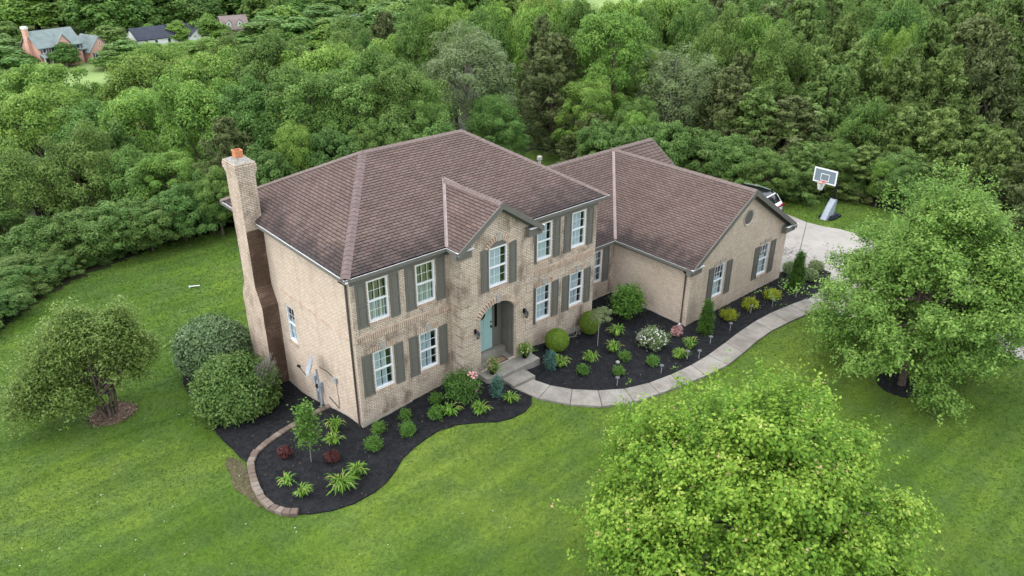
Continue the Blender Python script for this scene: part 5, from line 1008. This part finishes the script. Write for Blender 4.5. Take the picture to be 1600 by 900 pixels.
bush('arborvitae','narrow pointed arborvitae at the garage corner','shrub',14.95,-3.75,[cedar(72,420,1.55,.30,.08,26)[:2]],'arb')
bush('arborvitae','tall pointed arborvitae at the driveway end of the bed','shrub',21.9,-4.0,[cedar(73,480,1.9,.36,.085,26)[:2]],'arb')
for i,(x,y,l) in enumerate([(16.85,-3.65,'golden yellow mound shrub nearest the garage corner arborvitae'),(18.55,-3.66,'golden yellow mound shrub between the two others along the garage wall'),(20.15,-3.8,'golden yellow mound shrub nearest the driveway end of the garage bed')]):
    bush('golden_shrub',l,'shrub',x,y,[shoots(80+i,150,.16,13,.32,.18,.2,.05,up=.4,red=False,zmin=.04)[:2]],'yellow','golden shrubs along the garage wall')
for i,(x,y,r,hh,l) in enumerate([(23.25,-2.95,.42,.7,'round green shrub at the garage end of the bed by the driveway'),(23.4,-3.95,.38,.6,'round green shrub behind the tall arborvitae'),(24.55,-3.6,.38,.6,'round green shrub at the far tip of the bed by the driveway')]):
    bush('round_shrub',l,'shrub',x,y,rs(90+i,r,hh,.07,1900,.2),'A')
SM=[(10.55,-2.95,.25,.42,'small round shrub in the middle of the entrance bed beside the white stone'),(8.35,-2.7,.24,.38,'small round shrub left of centre in the entrance bed'),(9.5,-3.55,.24,.42,'small round shrub just behind the first path light'),(11.2,-3.9,.27,.42,'small round shrub in front of the white flowering bush'),
 (.27,-.60,.26,.40,'small round shrub closest to the house corner'),(-.33,-1.22,.32,.5,'small leafy shrub in front of the house corner shrub'),(1.34,-.68,.22,.38,'small round shrub nearer the wall under the left windows'),(.93,-1.42,.30,.48,'small leafy shrub below the left ground floor window, nearer the lawn'),(2.62,-.78,.24,.45,'small round shrub nearer the wall left of the rose bush'),(2.13,-1.42,.30,.5,'small leafy shrub nearer the lawn left of the rose bush')]
for i,(x,y,r,hh,l) in enumerate(SM): bush('small_shrub',l,'shrub',x,y,[shoots(200+i,int(110*(r/.25)**2),.12,12,r*.62,hh*.34,hh*.42,.052,up=.4,red=False,zmin=.03,lob=.25)[:2]],'shrub','small shrubs in the mulch beds')
bush('red_barberry','small round dark red shrub inside the paver curve on the left','shrub',-2.75,.55,rs(110,.24,.36,.05,1300,.15),'red'); bush('red_barberry','small round dark red shrub beside the young tree','shrub',-1.68,-.78,rs(111,.25,.36,.05,1300,.15),'red')
bush('rose_bush','pink flowering rose bush at the foot of the left quoins','bush',3.42,-1.25,[shoots(112,330,.28,15,.50,.42,.50,.075,up=.45,red=False,zmin=.08)[:2]],'M')
petals('rose_bush',0,24,.34,.46,.55,m_petp,.085,9,(.38,-.12,.1)); 
t=thing('young_tree','thin young tree with twisted pale green leaves in the left mulch bed','small tree',(-2.25,-.35,H(-2.25,-.35)))
gs=[shoots(113+i,n_,.2,12,rx,rz,zc,.10,up=.2,red=False,zmin=-9,lob=.5)[:2] for i,(n_,rx,rz,zc) in enumerate([(36,.13,.30,2.0),(46,.22,.34,1.5),(40,.18,.34,1.0)])]
inst(mesh_np('crown',np.concatenate([g[0] for g in gs]),np.concatenate([g[1] for g in gs]),L['shrub']),'crown',t); b=MB(); b.tube([(0,0,-.1),(.03,0,.8),(-.02,.02,1.5),(.02,0,2.2)],[.024,.02,.015,.006],6); b.build('trunk',m_barkg,t)
# daylilies
def lily(x,y,r,hh,n,label,seed,mat='lily'):
    rg=random.Random(seed); qs=[];ts=[]; cl=[(rg.uniform(-.10,.10),rg.uniform(-.10,.10)) for _ in range(n)]
    for i in range(n):
        a=rg.uniform(0,6.283); R=r*rg.uniform(.45,1.15); hz=hh*rg.uniform(.6,1.15); w_=rg.uniform(.014,.024)*(1+r*.35); p=[]; tt=rg.random()
        if tt>.90: tt=rg.uniform(.88,1)
        else: tt*=.85
        for k in range(5):
            s=k/4; rad=R*(s**1.25); z=hz*(math.sin(min(1,s*1.05)*2.25)/1.0)*(1 if s<.7 else 1)*.95; p.append(Vector((cl[i][0]+math.cos(a)*rad,cl[i][1]+math.sin(a)*rad,max(.01,z))))
        sd_=Vector((-math.sin(a),math.cos(a),0))
        for k in range(4):
            w0=w_*(1.0 if k else .7); w1=w_*(1-(k+1)/4*.85); qs.append([p[k]-sd_*w0,p[k]+sd_*w0,p[k+1]+sd_*w1,p[k+1]-sd_*w1]); ts.append(tt)
    t=thing('daylily',label,'plant',(x,y,H(x,y)+.03),'daylilies in the mulch beds'); inst(mesh_np('leaves',np.array([[tuple(v) for v in q] for q in qs]),np.array(ts),L[mat]),'leaves',t)
LL=[(7.95,-1.85,.48,.50,'daylily clump in front of the first ball shrub right of the porch'),(11.85,-1.35,.50,.5,'daylily clump below the leafy corner bush'),(10.7,-2.2,.45,.45,'daylily clump in the middle of the entrance bed'),(9.3,-2.25,.46,.45,'daylily clump left of centre in the entrance bed'),(13.5,-4.05,.48,.5,'larger daylily clump near the garage corner arborvitae'),(12.5,-4.3,.46,.42,'yellowing daylily clump beside the walk in the entrance bed'),
 (-.85,.55,.42,.6,'arching daylily clump nearest the side wall'),(-1.2,0,.42,.42,'daylily clump in front of the one by the side wall'),(-3.35,-.8,.38,.36,'daylily clump nearest the paver curve'),(-3.2,-1.6,.40,.38,'daylily clump near the last pavers'),(-2.15,-2.25,.62,.60,'largest daylily clump at the tip of the left bed'),(-1.45,-2.0,.48,.5,'daylily clump touching the largest one in the left bed'),(2.6,-1.65,.46,.45,'yellowing daylily clump left of the rose bush'),(3.5,-2.3,.48,.45,'bright daylily clump near the lawn below the rose bush'),(4.75,-2.5,.38,.42,'daylily clump at the end of the left bed by the walk')]
for i,(x,y,r,hh,l) in enumerate(LL): lily(x,y,r*.86,hh*.9,int(60*(r/.45)**1.5),l,300+i)
# boulder, stones
rg=np.random.default_rng(5); bm=bmesh.new(); bmesh.ops.create_icosphere(bm,subdivisions=3,radius=1)
for v in bm.verts: 
    n_=.12*math.sin(v.co.x*3.1+1)+.1*math.sin(v.co.y*4+v.co.z*2)+.05*math.sin(v.co.z*7+v.co.x*5); v.co=Vector((v.co.x*.36,v.co.y*.30,v.co.z*.27))*(1+n_)
me=bpy.data.meshes.new('boulder'); bm.to_mesh(me); bm.free(); me.materials.append(noisy('fieldstone',(0.20,0.19,0.15),(0.36,0.34,0.28),6)); me.polygons.foreach_set('use_smooth',[True]*len(me.polygons))
o=inst(me,'boulder',None,(12.45,-2.35,H(12.45,-2.35)+.16)); tag(o,'grey field boulder beside the white flowering bush','boulder')
b=MB(); b.lathe((0,0,0),[(.08,0),(.09,.06),(.04,.1)],7); o=b.build('pale_stone',m_stone,None); o.location=(10.15,-2.95,H(10.1,-2.95)+.03); tag(o,'small pale stone in the middle of the entrance bed','stone')
# twig pile
b=MB(); rd=random.Random(2)
for i in range(26):
    a=rd.uniform(0,6.28); c=Vector((rd.uniform(-.35,.35),rd.uniform(-.2,.2),.06+rd.random()*.18)); d=Vector((math.cos(a),math.sin(a)*.5,rd.uniform(-.1,.2)))*rd.uniform(.2,.5); b.tube([c-d,c+Vector((0,0,.07)),c+d],.008,4)
o=b.build('twig_pile',m_barkg,None); o.location=(10.2,-.25,H(10.2,-.25)+.04); tag(o,'tangle of bare grey twigs between the two ball shrubs','twigs')
# path lights
m_lampcap=M('weathered lamp cap',(.13,.13,.135),.6)
def plight(x,y,label):
    t=thing('path_light',label,'path light',(x,y,H(x,y)+.03),'path lights along the walk'); b=MB(); b.tube([(0,0,-.1),(0,0,.34)],.012,6); b.build('stake',m_greym,t)
    b=MB(); b.lathe((0,0,.33),[(.04,0),(.045,.05),(.095,.055),(.085,.08),(.04,.105),(.012,.115)],12); b.build('cap',m_lampcap,t)
PL=[(8.88,-4.05,'path light in front of the small round shrub, first from the porch'),(10.95,-4.55,'path light second from the porch along the walk'),(12.65,-4.55,'path light beside the yellowing daylily'),(13.05,-4.83,'shortest path light next to the walk edge below the larger daylily'),(14.37,-4.45,'path light in front of the garage corner arborvitae'),(16.01,-4.32,'path light below the first golden shrub'),(18.1,-4.0,'path light below the middle golden shrub'),(19.5,-4.25,'path light below the last golden shrub'),(21.15,-4.5,'path light in front of the tall arborvitae')]
for p in PL: plight(*p)
# flower pots
for i,(x,y,l) in enumerate([(5.16,-.98,'black pot of pink and yellow flowers at the left end of the porch slab'),(6.88,-.92,'black pot of yellow and white flowers at the right end of the porch slab')]):
    t=thing('flower_pot',l,'flower pot',(x,y,.78)); b=MB(); b.lathe((0,0,0),[(.11,0),(.17,.20),(.185,.21),(.185,.25),(.15,.25)],14); b.build('pot',m_black,t)
    g=shoots(400+i,60,.16,10,.24,.16,.36,.06,up=.4,red=False,zmin=.22)[:2]; inst(mesh_np('leaves',g[0],g[1],L['lily' if i else 'crab']),'leaves',t)
    for j,(mm,n_) in enumerate([(m_petm if i==0 else m_petw,14),(m_petp if i==0 else M('yellow petal',(.75,.55,.12)),12)]):
        rg=np.random.default_rng(i*7+j); c=sph(rg,n_,.6)*np.array([.28,.28,.2])+np.array([0,0,.38]); inst(mesh_np('flowers',leafq(c,sph(rg,n_,.9),rg.normal(size=(n_,3)),np.full(n_,.06),np.full(n_,.055)),np.zeros(n_),mm),'flowers',t)
# white pipe on the lawn
b=MB(); b.tube([(-.20,.09,.06),(.22,-.09,.05)],.030,8); b.lathe((-.22,.1,.02),[(.05,0),(.05,.07)],8); o=b.build('drain_pipe',m_white,None); o.location=(.35,17.1,H(.35,17.1)+.02); tag(o,'short white drain pipe lying on the back lawn','pipe')
# ================================================================ BASKETBALL HOOP
hx,hy=32.2,-.15; hz=H(hx,hy); t=thing('basketball_hoop','portable basketball hoop with white framed backboard on a grey base beside the driveway','basketball hoop',(hx,hy,hz))
b=MB(); b.wbox(-.35,.75,-.42,.42,.0,.16); b.wbox(-.25,.65,-.34,.34,.16,.24); b.build('base_tank',M('black blue plastic',(.03,.035,.045),.5),t)
b=MB() 
for y0,y1 in((-.20,-.16),(.16,.20)):
    q=[(-.62,.05),(.18,.05),(.35,1.15),(.22,1.18),(-.15,.75)]
    for yy in(y0,y1): b.poly([(a,yy,c) for a,c in q])
    for i in range(5): b.poly([(q[i][0],y0,q[i][1]),(q[(i+1)%5][0],y0,q[(i+1)%5][1]),(q[(i+1)%5][0],y1,q[(i+1)%5][1]),(q[i][0],y1,q[i][1])])
b.poly([(-.62,-.2,.05),(-.15,-.2,.75),(-.15,.2,.75),(-.62,.2,.05)]); b.poly([(-.15,-.2,.75),(.22,-.2,1.18),(.22,.2,1.18),(-.15,.2,.75)]); b.build('pole_shield',noisy('blue grey plastic',(.30,.345,.385),(.38,.425,.465),6,.5,0),t)
b=MB(); b.tube([(.3,0,.1),(.3,0,2.15)],.06,8); b.tube([(.3,.05,1.9),(-.24,.45,2.45)],.03,6); b.tube([(.3,.05,2.15),(-.24,.45,2.8)],.03,6); b.build('pole',M('black pole',(.02,.022,.025),.4),t)
bf=Fr((-.27,.53,0),(0,-1,0),(-1,0,0)); 
b=MB(); b.box(bf,-.66,.66,2.20,2.95,-.02,.0); bb_=b.build('backboard',M('smoky acrylic',(.20,.26,.29),.15,.5),t)
b=MB(); 
for (u0,u1,v0,v1) in((-.72,.72,2.92,3.0),(-.72,.72,2.12,2.20),(-.72,-.64,2.20,2.92),(.64,.72,2.20,2.92),(-.27,.27,2.66,2.70),(-.27,-.23,2.30,2.66),(.23,.27,2.30,2.66),(-.27,.27,2.26,2.30)): b.box(bf,u0,u1,v0,v1,-.025,.012)
b.build('board_frame',m_white,t)
b=MB(); rc=Vector((-.27-.12-.23,.53,2.26)); n=20; cir=[rc+Vector((.23*math.cos(2*math.pi*k/n),.23*math.sin(2*math.pi*k/n),0)) for k in range(n+1)]; b.tube(cir,.012,6,cap=False); b.box(bf,-.08,.08,2.2,2.28,.012,.15); b.build('rim',M('orange rim',(.62,.10,.03),.4),t)
b=MB()
for k in range(12):
    for s in(-1,1):
        p=[]
        for j in range(6): f=j/5; r=.225*(1-.5*f); a=2*math.pi*k/12+s*f*1.3; p.append(rc+Vector((r*math.cos(a),r*math.sin(a),-.45*f)))
        b.tube(p,.009,4,cap=False)
b.build('net',m_white,t)
# ================================================================ CAR
cx,cy=29.2,1.55; t=thing('parked_car','white sport utility car with black glass roof parked beyond the garage, seen from behind','car',(cx,cy,H(cx,cy)+.05),rz=math.radians(6))
m_car=M('white car paint',(.80,.80,.80),.22,.6); m_cg=M('black car glass',(.010,.011,.013),.08,.6); m_lamp=M('red tail lamp',(.30,.015,.03),.2,.6); m_tyre=M('tyre',(.02,.02,.02),.9)
prof=[(0.00,.45),(-.02,.75),(.03,1.02),(.16,1.10),(.50,1.50),(.75,1.62),(1.6,1.70),(2.5,1.66),(3.1,1.50),(3.75,1.10),(4.5,.98),(4.75,.80),(4.78,.45)]
def halfw(y,z):
    w_=.96
    if z>1.05: w_=.96-(z-1.05)*.42
    if y<.35: w_-=(.35-y)*.35
    if y>4.2: w_-=(y-4.2)*.35
    return w_
b=MB(); cols=[-1,-.85,-.5,0,.5,.85,1]
def bodypt(i,c): y,z=prof[i]; hw=halfw(y,z); zz=z-.07*(abs(c)**6)*(1 if z>1 else 0); yy=y+.10*(abs(c)**3)*(1 if i<4 else 0)-.12*(abs(c)**3)*(1 if i>10 else 0); return (c*hw,yy,zz)
for i in range(len(prof)-1):
    for j in range(6):
        m=0
        if i in(5,6,7): m=1
        if i in(3,4) and 0<j<5: m=1
        if i==8 and 0<j<5: m=1
        b.poly([bodypt(i,cols[j]),bodypt(i,cols[j+1]),bodypt(i+1,cols[j+1]),bodypt(i+1,cols[j])],m=m)
for s in(-1,1):
    pts_=[bodypt(i,s) for i in range(len(prof))]; belt=[(s*.97,p[1],min(p[2],1.05)) for p in pts_]
    for i in range(len(prof)-1):
        a,c=pts_[i],pts_[i+1]; a1=(s*min(.97,halfw(a[1],1.0)),a[1],min(a[2],1.02)); c1=(s*min(.97,halfw(c[1],1.0)),c[1],min(c[2],1.02)); a0=(a1[0],a1[1],.32); c0=(c1[0],c1[1],.32)
        b.poly([a0,c0,c1,a1]); 
        if max(a[2],c[2])>1.05: b.poly([a1,c1,c,a],m=1 if 4<=i<=8 else 0)
body=b.build('body',[m_car,m_cg],t,smooth=False)
b=MB(); b.poly([(-.80,.02,.82),(.80,.02,.82),(.80,-.01,.95),(-.80,-.01,.95)]); b.wbox(-.84,.84,-.035,.06,.86,.95); b.build('tail_lamp',m_lamp,t)
b=MB(); b.wbox(-.55,.55,.50,.62,1.50,1.535); b.build('roof_spoiler',m_car,t)
b=MB(); b.wbox(-.84,.84,-.03,.12,.30,.50); b.build('rear_bumper',m_black,t)
b=MB(); b.wbox(-.26,.26,-.045,-.02,.66,.78); b.build('number_plate',m_white,t)
for s in(-1,1):
    b=MB(); b.tube([(s*.70,.9,1.60),(s*.68,1.7,1.685),(s*.68,2.6,1.64)],.016,6); b.build('roof_rail',m_greym,t)
    b=MB(); b.wbox(s*1.02-.09,s*1.02+.09,3.0,3.16,1.05,1.2); b.build('wing_mirror',m_car,t)
    for y in(.95,3.85):
        b=MB(); b.tube([(s*.74,y,.36),(s*.965,y,.36)],.36,20); wh=b.build('wheel',m_tyre,t); b=MB(); b.tube([(s*.93,y,.36),(s*.975,y,.36)],.22,10); b.build('rim',m_greym,wh)
# ================================================================ FAR HOUSES
def fwin(fr,u,v,w,h,parent,d=.03,shut=None):
    b=MB(); b.box(fr,u,u+w,v,v+h,0,d); wn=b.build('window',m_white,parent); b=MB(); b.box(fr,u+.1,u+w-.1,v+.1,v+h-.1,d,d+.02); b.build('pane',M_FG,wn)
    if shut:
        for uu in(u-.55,u+w+.05): b=MB(); b.box(fr,uu,uu+.5,v,v+h,0,.05); b.build('shutter',shut,parent)
M_FG=M('far window glass',(.05,.07,.09),.1,.5)
def gable(mb,x0,x1,y0,y1,ze,zr,axis='x',ov=.4,m=0):
    if axis=='x':
        ym=(y0+y1)/2; k=(zr-ze)/(ym-y0); A=[(x0-ov,y0-ov,ze-k*ov),(x1+ov,y0-ov,ze-k*ov),(x1+ov,ym,zr),(x0-ov,ym,zr)]; B=[(x1+ov,y1+ov,ze-k*ov),(x0-ov,y1+ov,ze-k*ov),(x0-ov,ym,zr),(x1+ov,ym,zr)]
    else:
        xm=(x0+x1)/2; k=(zr-ze)/(xm-x0); A=[(x0-ov,y0-ov,ze-k*ov),(x0-ov,y1+ov,ze-k*ov),(xm,y1+ov,zr),(xm,y0-ov,zr)]; B=[(x1+ov,y1+ov,ze-k*ov),(x1+ov,y0-ov,ze-k*ov),(xm,y0-ov,zr),(xm,y1+ov,zr)]
    for q in(A,B):
        mb.poly(q,m=m); lo=[(p[0],p[1],p[2]-.22) for p in q]; mb.poly(lo,m=m)
        for i in range(4): mb.poly([q[i],q[(i+1)%4],lo[(i+1)%4],lo[i]],m=m)
def gwalls(mb,x0,x1,y0,y1,ze,zr,axis='x',z0=-1):
    c=[(x0,y0),(x1,y0),(x1,y1),(x0,y1)]
    for i in range(4): a,d=c[i],c[(i+1)%4]; mb.poly([(*a,z0),(*d,z0),(*d,ze),(*a,ze)])
    if axis=='x':
        for x in(x0,x1): mb.poly([(x,y0,ze),(x,y1,ze),(x,(y0+y1)/2,zr-.05)])
    else:
        for y in(y0,y1): mb.poly([(x0,y,ze),(x1,y,ze),((x0+x1)/2,y,zr-.05)])
msal=noisy('salmon brick',(.66,.36,.27),(.76,.46,.36),1.5,.9,0); mgr=noisy('grey green roof',(.16,.20,.19),(.24,.28,.27),.8,.9,0); mdr=noisy('charcoal roof',(.035,.04,.055),(.06,.065,.08),.8,.9,0); mred=noisy('dark red brick',(.28,.08,.06),(.36,.13,.10),1.5,.9,0); mbr=noisy('grey brown roof',(.20,.15,.14),(.28,.22,.20),.8,.9,0); mwl=M('white siding',(.78,.78,.76),.7); mgw=M('grey siding',(.40,.42,.42),.8); mbs=M('slate shutter',(.12,.14,.15),.7)
h1=thing('salmon_brick_house','distant salmon pink brick house with grey green roof beyond the woods at upper left','house',(32.6,217.0,H(37,215)+.6),rz=math.radians(16))
b=MB(); gwalls(b,0,11.5,0,8,5.0,8.6); gwalls(b,5,8.2,-.6,1,5.6,7.6,'y'); gwalls(b,12.4,18.6,-2,6,2.6,6.2,'y'); b.build('wall',msal,h1)
b=MB(); gable(b,0,11.5,0,8,5.0,8.6); gable(b,5,8.2,-.6,3.2,5.6,7.6,'y',.25); gable(b,12.4,18.6,-2,6,2.6,6.2,'y'); gable(b,11.0,14.5,0,7,3.4,6.1); b.poly([(-.2,-2.2,2.5),(5.4,-2.2,2.5),(5.4,0,3.2),(-.2,0,3.2)]); b.build('roof',mgr,h1)
b=MB(); b.wbox(-.9,0,2.8,4.4,-1,9.3); b.wbox(-1.0,.1,2.7,4.5,9.3,9.9,1); b.build('chimney',[msal,mwl],h1)
for u in(1.0,3.2,8.9,10.2): fwin(W0,u,3.35,.95,1.4,h1,shut=mbs)
fwin(Fr((0,-.6,0),(1,0,0),(0,-1,0)),6.1,3.6,1.0,1.6,h1); g1=Fr((0,-2,0),(1,0,0),(0,-1,0)); fwin(g1,13.6,.5,.9,1.5,h1,shut=mbs); fwin(g1,16.4,.5,.9,1.5,h1,shut=mbs); fwin(g1,15.3,4.0,.5,.6,h1)
for u in(1.2,2.8,4.3): fwin(W0,u,.3,1.0,1.7,h1)
b=MB()
for u in(-.1,1.9,3.7,5.3): b.wbox(u,u+.16,-2.15,-1.99,-.5,2.5)
b.build('porch_post',mwl,h1)
h2=thing('white_house','distant long white house with charcoal roof half hidden by trees','house',(61,229,H(70,230)+.6),rz=math.radians(8))
b=MB(); gwalls(b,0,17,0,8,2.8,5.6); gwalls(b,15,21,-3,5,2.8,5.2,'y'); b.build('wall',mwl,h2); b=MB(); gable(b,0,17,0,8,2.8,5.6); gable(b,15,21,-3,5,2.8,5.2,'y'); b.build('roof',mdr,h2)
for u in(2,5,9,12): fwin(W0,u,.8,1,1.4,h2)
h3=thing('red_brick_house','distant dark red brick house with two white dormers','house',(88.5,232.5,H(92,232)+.4),rz=math.radians(-8))
b=MB(); gwalls(b,0,8,0,6.5,3.3,6.8); b.build('wall',mred,h3); b=MB(); gable(b,0,8,0,6.5,3.3,6.8); b.build('roof',mbr,h3)
for u in(1.2,4.6):
    b=MB(); gwalls(b,u,u+1.5,.4,3,5.0,5.9,'y',3.6); dm=b.build('dormer',mwl,h3); b=MB(); gable(b,u,u+1.5,.4,3,5.0,5.9,'y',.15); b.build('dormer_roof',mbr,dm); fwin(Fr((0,.4,0),(1,0,0),(0,-1,0)),u+.45,4.1,.6,.8,h3)
for u in(.8,3.3,5.8): fwin(W0,u,1.0,1.3,1.5,h3)
fwin(Fr((8,0,0),(0,1,0),(1,0,0)),2.6,3.9,1.0,1.2,h3)
h4=thing('grey_house','distant grey house with pale slate roof among trees near the top middle','house',(121,209,H(124,208)+.8),rz=math.radians(25))
b=MB(); gwalls(b,0,9,0,7,3.2,6.0); b.build('wall',mgw,h4); b=MB(); gable(b,0,9,0,7,3.2,6.0); b.build('roof',noisy('slate roof',(.16,.18,.20),(.22,.24,.26),.8,.9,0),h4)
for u in(1.5,5.5): fwin(W0,u,1,1.2,1.4,h4)
h5=thing('white_shed','distant small white roofed outbuilding in front of the dark red house','shed',(97,221,H(97,221)+1),rz=math.radians(20))
b=MB(); gwalls(b,0,6,0,5,2.2,3.6); b.build('wall',mwl,h5); b=MB(); gable(b,0,6,0,5,2.2,3.6); b.build('roof',M('pale metal roof',(.6,.62,.62),.5),h5)
# ================================================================ GRASS AND DEBRIS
rg=np.random.default_rng(77)
def scatter_ok(P,polys):
    k=np.ones(len(P),bool)
    x,y=P[:,0],P[:,1]
    def ins(poly):
        r=np.zeros(len(P),bool); j=len(poly)-1
        for i in range(len(poly)):
            xi,yi=poly[i]; xj,yj=poly[j]; c=((yi>y)!=(yj>y))&(x<(xj-xi)*(y-yi)/(yj-yi+1e-12)+xi); r^=c; j=i
        return r
    for p in polys: k&=~ins(p)
    return k,ins
foot=[(0,0),(4,-.7),(7.5,-.7),(11.7,0),(14.8,1.6),(14.8,-2.8),(22.5,-2.8),(22.5,9.2),(0,9.2)]
N_=330000
s=14+40*rg.uniform(0,1,N_)**1.15; lat=rg.uniform(-.78,.78,N_)*(s+4); P=np.stack([-10.64+.66*s+.751*lat,-20.06+.751*s-.66*lat],1)
k,ins=scatter_ok(P,[left_bed,right_bed,foot,INNER+OUTER[::-1],bare]+D); k&=ins(CLEAR); k|=(ins(bare)&(rg.random(len(P))<.8)); P=P[k]; m=len(P); print('grass',m)
HZ=np.array([H(a,c) for a,c in P]); ds=np.linalg.norm(P-np.array([-10.64,-20.06]),axis=1)
c=np.stack([P[:,0],P[:,1],HZ+.028],1); up=unit(np.array([0,0,1.])+rg.normal(size=(m,3))*.35); a=rg.normal(size=(m,3)); a[:,2]=rg.uniform(.3,1.0,m); sz=.055*(ds/24)**.7*rg.uniform(.6,1.3,m)
nn=unit(np.cross(a,up)+np.array([0,0,.6])); big=np.sin(P[:,0]*.45+np.sin(P[:,1]*.3)*2)*np.sin(P[:,1]*.5+1)
q=leafq(c,nn,a,sz*1.3,sz*.42,.02); tag(inst(mesh_np('grass',q,np.clip(.42+.16*big+rg.normal(size=m)*.22,0,1),L['grass']),'grass'),'mown green grass of the lawn around the house','grass',kind='stuff')
# woodchips on the mulch
P=np.stack([rg.uniform(-4.4,25.5,60000),rg.uniform(-5.2,10.5,60000)],1); _,i1=scatter_ok(P,[]); 
def insm(poly):
    return scatter_ok(P,[])[1](poly)
k=(insm(left_bed)|insm(right_bed))&~insm(foot); P=P[k]; m=len(P); c=np.stack([P[:,0],P[:,1],np.array([H(a,c_) for a,c_ in P])+.055],1)
q=leafq(c,unit(np.array([0,0,1.])+rg.normal(size=(m,3))*.5),rg.normal(size=(m,3)),rg.uniform(.03,.09,m),rg.uniform(.012,.03,m),.05)
m_chip=leaf_mat('mulch chips',[(0,(.008,.008,.009)),(.7,(.022,.022,.023)),(.955,(.038,.036,.035)),(.985,(.20,.16,.10)),(1,(.30,.27,.20))],.0,0,val=0)
tag(inst(mesh_np('mulch_chips',q,rg.uniform(0,1,m)**.8,m_chip),'mulch_chips'),'shredded black mulch chips covering the planting beds','mulch',kind='stuff')
P=np.stack([rg.uniform(-7.3,-5.2,900),rg.uniform(7.4,9.3,900)],1); P=P[np.linalg.norm((P-np.array([-6.25,8.3]))/np.array([.95,.85]),axis=1)<1]; m=len(P); c=np.stack([P[:,0],P[:,1],np.array([H(a,c_) for a,c_ in P])+.06],1)
tag(inst(mesh_np('brown_chips',leafq(c,unit(np.array([0,0,1.])+rg.normal(size=(m,3))*.5),rg.normal(size=(m,3)),rg.uniform(.05,.12,m),rg.uniform(.03,.05,m)),rg.uniform(.0,1,m),leaf_mat('brown chips',[(0,(.07,.04,.03)),(.6,(.17,.11,.08)),(1,(.42,.33,.25))],0,0,val=0)),'brown_chips'),'brown bark chips around the multi-stemmed tree','mulch',kind='stuff')
# fallen white petals on the lawn
n_=200; P=np.stack([rg.uniform(-13,2,n_),rg.uniform(-7,14,n_)],1); k,_=scatter_ok(P,[left_bed,foot,right_bed]); P=P[k]; m=len(P); c=np.stack([P[:,0],P[:,1],np.array([H(a,c_) for a,c_ in P])+.05],1)
tag(inst(mesh_np('fallen_petals',leafq(c,np.tile([0,0,1.],(m,1)),rg.normal(size=(m,3)),rg.uniform(.02,.06,m),rg.uniform(.012,.035,m)),np.zeros(m),m_petw),'fallen_petals'),'scattered pale petals and clover heads on the left lawn','petals',kind='stuff')
# dark leaf litter on the driveway
n_=380; P=np.stack([rg.normal(25.6,.8,n_),rg.normal(-1.3,.9,n_)],1); k=np.zeros(n_,bool); ins=scatter_ok(P,[])[1]
for pz in D: k|=ins(pz)
P=P[k]; m=len(P); c=np.stack([P[:,0],P[:,1],np.array([H(a,c_) for a,c_ in P])+.062],1)
tag(inst(mesh_np('leaf_litter',leafq(c,np.tile([0,0,1.],(m,1)),rg.normal(size=(m,3)),rg.uniform(.03,.14,m),rg.uniform(.015,.05,m)),rg.uniform(0,.6,m),m_chip),'leaf_litter'),'dark leaf litter washed over the driveway by the garage corner','litter',kind='stuff')
# ================================================================ HAZE
hm=bpy.data.materials.new('haze'); hm.use_nodes=True; ht=hm.node_tree; ht.nodes.remove(ht.nodes['Principled BSDF']); pv=ht.nodes.new('ShaderNodeVolumePrincipled')
pv.inputs['Density'].default_value=0.0055; pv.inputs['Color'].default_value=(.97,.99,1,1); pv.inputs['Anisotropy'].default_value=0.0; ht.links.new(pv.outputs[0],ht.nodes['Material Output'].inputs['Volume'])
b=MB(); b.wbox(-900,900,-900,900,-25.5,22); hz_=b.build('haze',hm,None); tag(hz_,kind='stuff')

for o in COL.objects:
    if o.name.startswith('flowers'): o['kind']='stuff'
